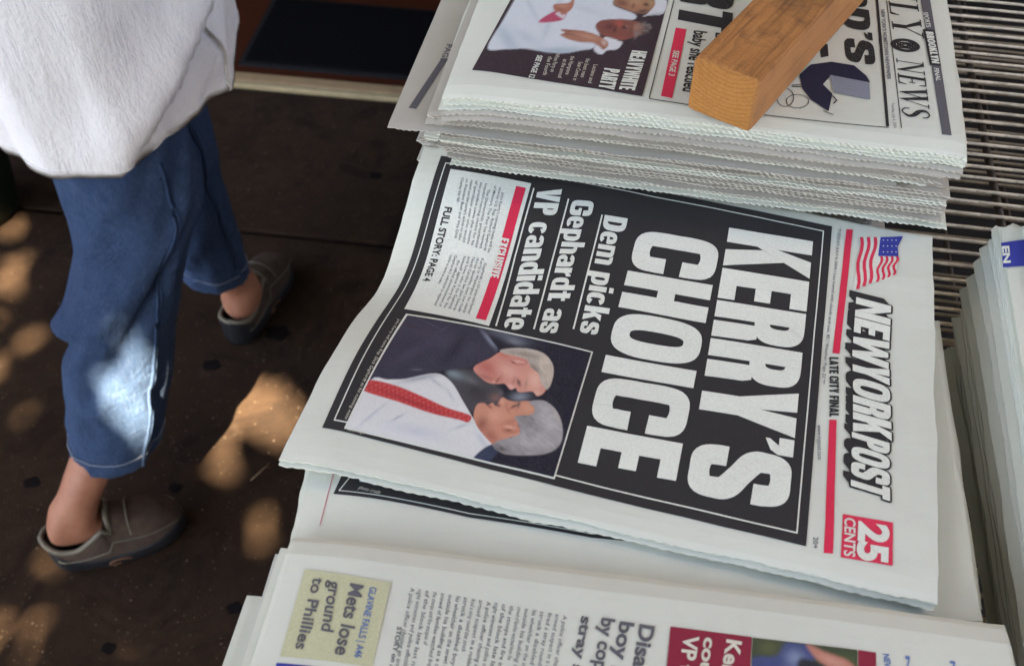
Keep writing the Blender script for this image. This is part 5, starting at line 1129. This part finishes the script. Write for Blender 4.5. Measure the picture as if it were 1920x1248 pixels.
# clogs
def clog(loc, yaw, side, parent_p):
    T = Matrix.Translation(loc) @ Matrix.Rotation(yaw, 4, 'Z')
    L = .220
    def half(x):    # foot outline half widths (left, right)
        t_ = x/L
        w = .033+.009*math.sin(min(1, t_*1.35)*math.pi*.5)
        if t_ < .12: w *= math.sqrt(max(0.0, 1-((.12-t_)/.12)**2))*.9+.1*t_/.12
        if t_ > .70: w *= math.sqrt(max(0.0, 1-((t_-.70)/.305)**2.2))
        cy = .008*math.sin(t_*math.pi)*side
        return w, cy
    root = empty('clog', loc); root.parent = per; root.location = Vector(loc)-per.location
    def part(n, v, f, m, sm=True):
        o = mesh(n, [T @ Vector(p) for p in v], f, m, None, sm); o.parent = par; o.location = (0, 0, 0)
        o.matrix_parent_inverse = Matrix.Identity(4); o.location = -Vector(loc); return o
    par = root
    xs = [L*(.5-.5*math.cos(math.pi*i/34)) for i in range(35)]
    rock = lambda x: .010*max(0, (x/L-.72)/.28)**2+.004*max(0, (.15-x/L)/.15)
    rings = []
    for x in xs:
        w, cy = half(x); w = max(w, .0008); zb = rock(x); zt_ = .036-.008*math.sin(math.pi*min(1, x/L*1.1))+rock(x)*.5
        if x/L < .26: zt_ += .030*(1-x/L/.26)**1.4
        rings.append([(x, cy-w*.93, zb), (x, cy-w*1.02, zb+.006), (x, cy-w*1.05, zt_-.004), (x, cy-w, zt_), (x, cy+w, zt_), (x, cy+w*1.05, zt_-.004), (x, cy+w*1.02, zb+.006), (x, cy+w*.93, zb)])
    v, f = loft(rings, True, True); part('sole', v, f, M['rubber'])
    # upper: arcs over the foot, open behind the instep
    v = []; f = []; NA_ = 22; colL = []; colR = []
    def top(x):
        t_ = x/L; return .030+.058*math.exp(-((t_-.52)/.20)**2)+.030*math.exp(-((t_-.80)/.16)**2)*.9 if t_ > .2 else .060
    def collar(x):   # height where the opening cuts the side wall
        t_ = x/L
        return .070-.014*math.sin(min(1, t_/.30)*math.pi*.8)+.040*max(0, (t_-.24)/.22)**1.5
    idx = []
    for i, x in enumerate(xs):
        w, cy = half(x); w = max(w*.98, .0006); base = .026+rock(x)*.5; t_ = x/L; row = []
        H_ = .030+.052*math.exp(-((t_-.47)/.24)**2)+.024*math.exp(-((t_-.80)/.2)**2); H_ *= (1 if t_ < .86 else math.sqrt(max(0.02, 1-((t_-.86)/.145)**2)))
        opened = t_ < .47
        for k in range(NA_+1):
            a = math.pi*k/NA_
            if opened:
                hh = collar(x); side_ = -1 if k <= NA_//2 else 1; kk = (k/(NA_/2)) if k <= NA_//2 else (NA_-k)/(NA_/2)
                lean = 1-.10*kk**2-.06*math.sin(kk*math.pi)*-1
                row.append((x, cy+side_*w*lean, base+(hh-base)*kk))
            else:
                row.append((x, cy-w*math.copysign(abs(math.cos(a))**.75, math.cos(a)), base+H_*math.sin(a)**.8*.92))
        idx.append(len(v)); v += row
    for i in range(len(xs)-1):
        op = xs[i]/L < .47
        for k in range(NA_):
            if op and k == NA_//2: continue
            f.append((idx[i]+k, idx[i]+k+1, idx[i+1]+k+1, idx[i+1]+k))
    up = part('upper', v, f, M['clog'])
    h = NA_//2
    oi_ = [i for i in range(len(xs)) if xs[i]/L < .47]
    lp = [Vector(v[idx[i]+h]) for i in oi_]; rp_ = [Vector(v[idx[i]+h+1]) for i in oi_]
    j = oi_[-1]+1; bridge = [Vector(v[idx[j]+k]) for k in range(5, NA_-4)]
    path = lp+bridge+list(reversed(rp_))
    par = root
    for kq in (3, NA_-3):
        st_l = [Vector(v[idx[i]+kq])+Vector((0, (-1 if kq < h else 1)*.0012, .0012)) for i in range(6, len(xs)-4)]
        vv, ff = tube(st_l, .0011, 5); part('stitching', vv, ff, M['clog_trim'])
    tq = [Vector(v[idx[j+3]+k])+Vector((0, 0, .0012)) for k in range(4, NA_-3)]; vv, ff = tube(tq, .0013, 5); part('stitching', vv, ff, M['clog_trim'])
    vv, ff = tube([p+Vector((0, 0, .001)) for p in path], .0042, 8, True); part('collar', vv, ff, M['clog_trim'])
    # trim band round the heel
    band = []
    for i in oi_[:18]: band.append((v[idx[i]+h-3], v[idx[i]+h]))
    sw = [T.inverted() @ (T @ Vector((.105+.022*math.cos(t_*.42)*(1-.05*t_), -half(.105)[0]*1.075+half(.105)[1], .0145+.0085*math.sin(t_*.42)*(1-.05*t_)))) for t_ in range(13)]
    vv, ff = tube(sw, .0016, 6); part('sole_mark', vv, ff, M['logo'])
    return root
nh = at(88, 1046, .012); nyaw = math.radians(20)
clog((nh.x+.006, nh.y+.006, .0), nyaw, -1, per)
fh = at(440, 640, .012); fyaw = math.radians(72)
clog((fh.x, fh.y, .0), fyaw, 1, per)

# body: one skinned figure
def skin_body(joints, edges, rad, root):
    me = bpy.data.meshes.new('body'); me.from_pydata([tuple(j) for j in joints], edges, []); o = bpy.data.objects.new('body_tmp', me); COL.objects.link(o)
    md = o.modifiers.new('skin', 'SKIN'); md.use_smooth_shade = True
    for i, r_ in enumerate(rad):
        sv = me.skin_vertices[0].data[i]; sv.radius = r_ if isinstance(r_, tuple) else (r_, r_); sv.use_root = (i == root)
    sd = o.modifiers.new('sub', 'SUBSURF'); sd.levels = 2; sd.render_levels = 2
    dg = bpy.context.evaluated_depsgraph_get(); m2 = bpy.data.meshes.new_from_object(o.evaluated_get(dg)); bpy.data.objects.remove(o); return m2
J, Eg, Rd = [], [], []
def jt(p, r_, par=None):
    J.append(Vector(p)); Rd.append(r_)
    if par is not None: Eg.append((par, len(J)-1))
    return len(J)-1
pel = jt((-.58, 1.22, .90), .085)
ch1 = jt((-.58, 1.21, 1.08), .10, pel); ch2 = jt((cen.x, cen.y, sho-.10), .115, ch1); nk = jt((cen.x, cen.y+.01, sho+.06), .055, ch2); hd1 = jt((cen.x+.01, cen.y+.03, sho+.15), .078, nk); hd2 = jt((cen.x+.015, cen.y+.03, sho+.25), .075, hd1)
for A in ARM:
    a0 = jt(A[0], .055, ch2); a1 = jt(A[2], .038, a0); a2 = jt(A[3], .034, a1); a3 = jt(A[4], .022, a2); pm = jt(A[4]+Vector((0, .07, -.03)), (.032, .016), a3)
    for q in range(4): f1 = jt(A[4]+Vector((-.024+.016*q, .115, -.055)), .0085, pm); jt(A[4]+Vector((-.024+.016*q, .125, -.09+.004*abs(q-1.5))), .0075, f1)
    f1 = jt(A[4]+Vector((.035 if A is ARM[0] else -.035, .07, -.045)), .009, pm); jt(A[4]+Vector((.04 if A is ARM[0] else -.04, .10, -.07)), .008, f1)
def legj(hip, thigh, knee, calf, ank, heel, yaw):
    d = Vector((math.cos(yaw), math.sin(yaw), 0))
    h_ = jt(hip, .045, pel); th_ = jt(thigh, .045, h_); k_ = jt(knee, .044, th_); c_ = jt(calf, .042, k_); a_ = jt(ank, .034, c_)
    b_ = jt(Vector(heel)+d*.046+Vector((0, 0, .070)), .036, a_); jt(Vector(heel)+d*.012+Vector((0, 0, .066)), .031, b_)
    m_ = jt(Vector(heel)+d*.108+Vector((0, 0, .066)), (.028, .024), b_); jt(Vector(heel)+d*.160+Vector((0, 0, .052)), (.028, .013), m_)
nd = Vector((math.cos(nyaw), math.sin(nyaw), 0))
hl_ = Vector((nh.x+.006, nh.y+.006, 0))
kn_ = lambda K, i, j, f_: [K[i][q]*(1-f_)+K[j][q]*f_ for q in range(3)]
legj((-.565, 1.20, .80), kn_(near, 3, 3, 0), kn_(near, 4, 4, 0), kn_(near, 6, 7, .3), hl_+nd*.070+Vector((0, 0, .125)), hl_, nyaw)
fd = Vector((math.cos(fyaw), math.sin(fyaw), 0)); hf_ = Vector((fh.x, fh.y, 0))
legj((-.59, 1.25, .80), kn_(far, 2, 3, .5), kn_(far, 3, 4, .5), kn_(far, 5, 6, .0), hf_+fd*.062+Vector((0, 0, .125)), hf_, fyaw)
bm_ = skin_body(J, Eg, Rd, pel)
def bump_at(c, r_, amp, dirv):
    dirv = Vector(dirv).normalized()
    for v_ in bm_.vertices:
        d2 = (v_.co-c).length_squared
        if d2 < 9*r_*r_: v_.co += dirv*amp*math.exp(-d2/(r_*r_))
for hl0, dd, ank in ((hl_, nd, hl_+nd*.070+Vector((0, 0, .125))), (hf_, fd, hf_+fd*.062+Vector((0, 0, .125)))):
    sd_ = Vector((dd.y, -dd.x, 0))
    for sg in (-1, 1):
        bump_at(ank+sd_*sg*.032+dd*.008+Vector((0, 0, -.020)), .011, .0075, sd_*sg)          # ankle bones
        bump_at(ank+sd_*sg*.026-dd*.020+Vector((0, 0, -.005)), .014, -.0075, sd_*sg)         # hollows beside the tendon
        bump_at(ank+sd_*sg*.026-dd*.020+Vector((0, 0, .03)), .014, -.0055, sd_*sg)
    bump_at(ank-dd*.034+Vector((0, 0, .01)), .016, .004, -dd)                                # tendon
    bump_at(ank+dd*.030+Vector((0, 0, .0)), .012, .004, dd)
bd = link('body', bm_, M['skin'], per, True)
hc = J[hd2]
v, f = loft([[Vector((hc.x+r_*math.cos(2*math.pi*k/24), hc.y-.012+r_*1.12*math.sin(2*math.pi*k/24)*(1 if math.sin(2*math.pi*k/24) < 0 else .55), hc.z+dz)) for k in range(24)] for dz, r_ in ((-.14, .074), (-.06, .095), (.02, .10), (.07, .088), (.105, .055), (.118, .01))], False, True)
mesh('hair', v, f, M['hair'], per, True)
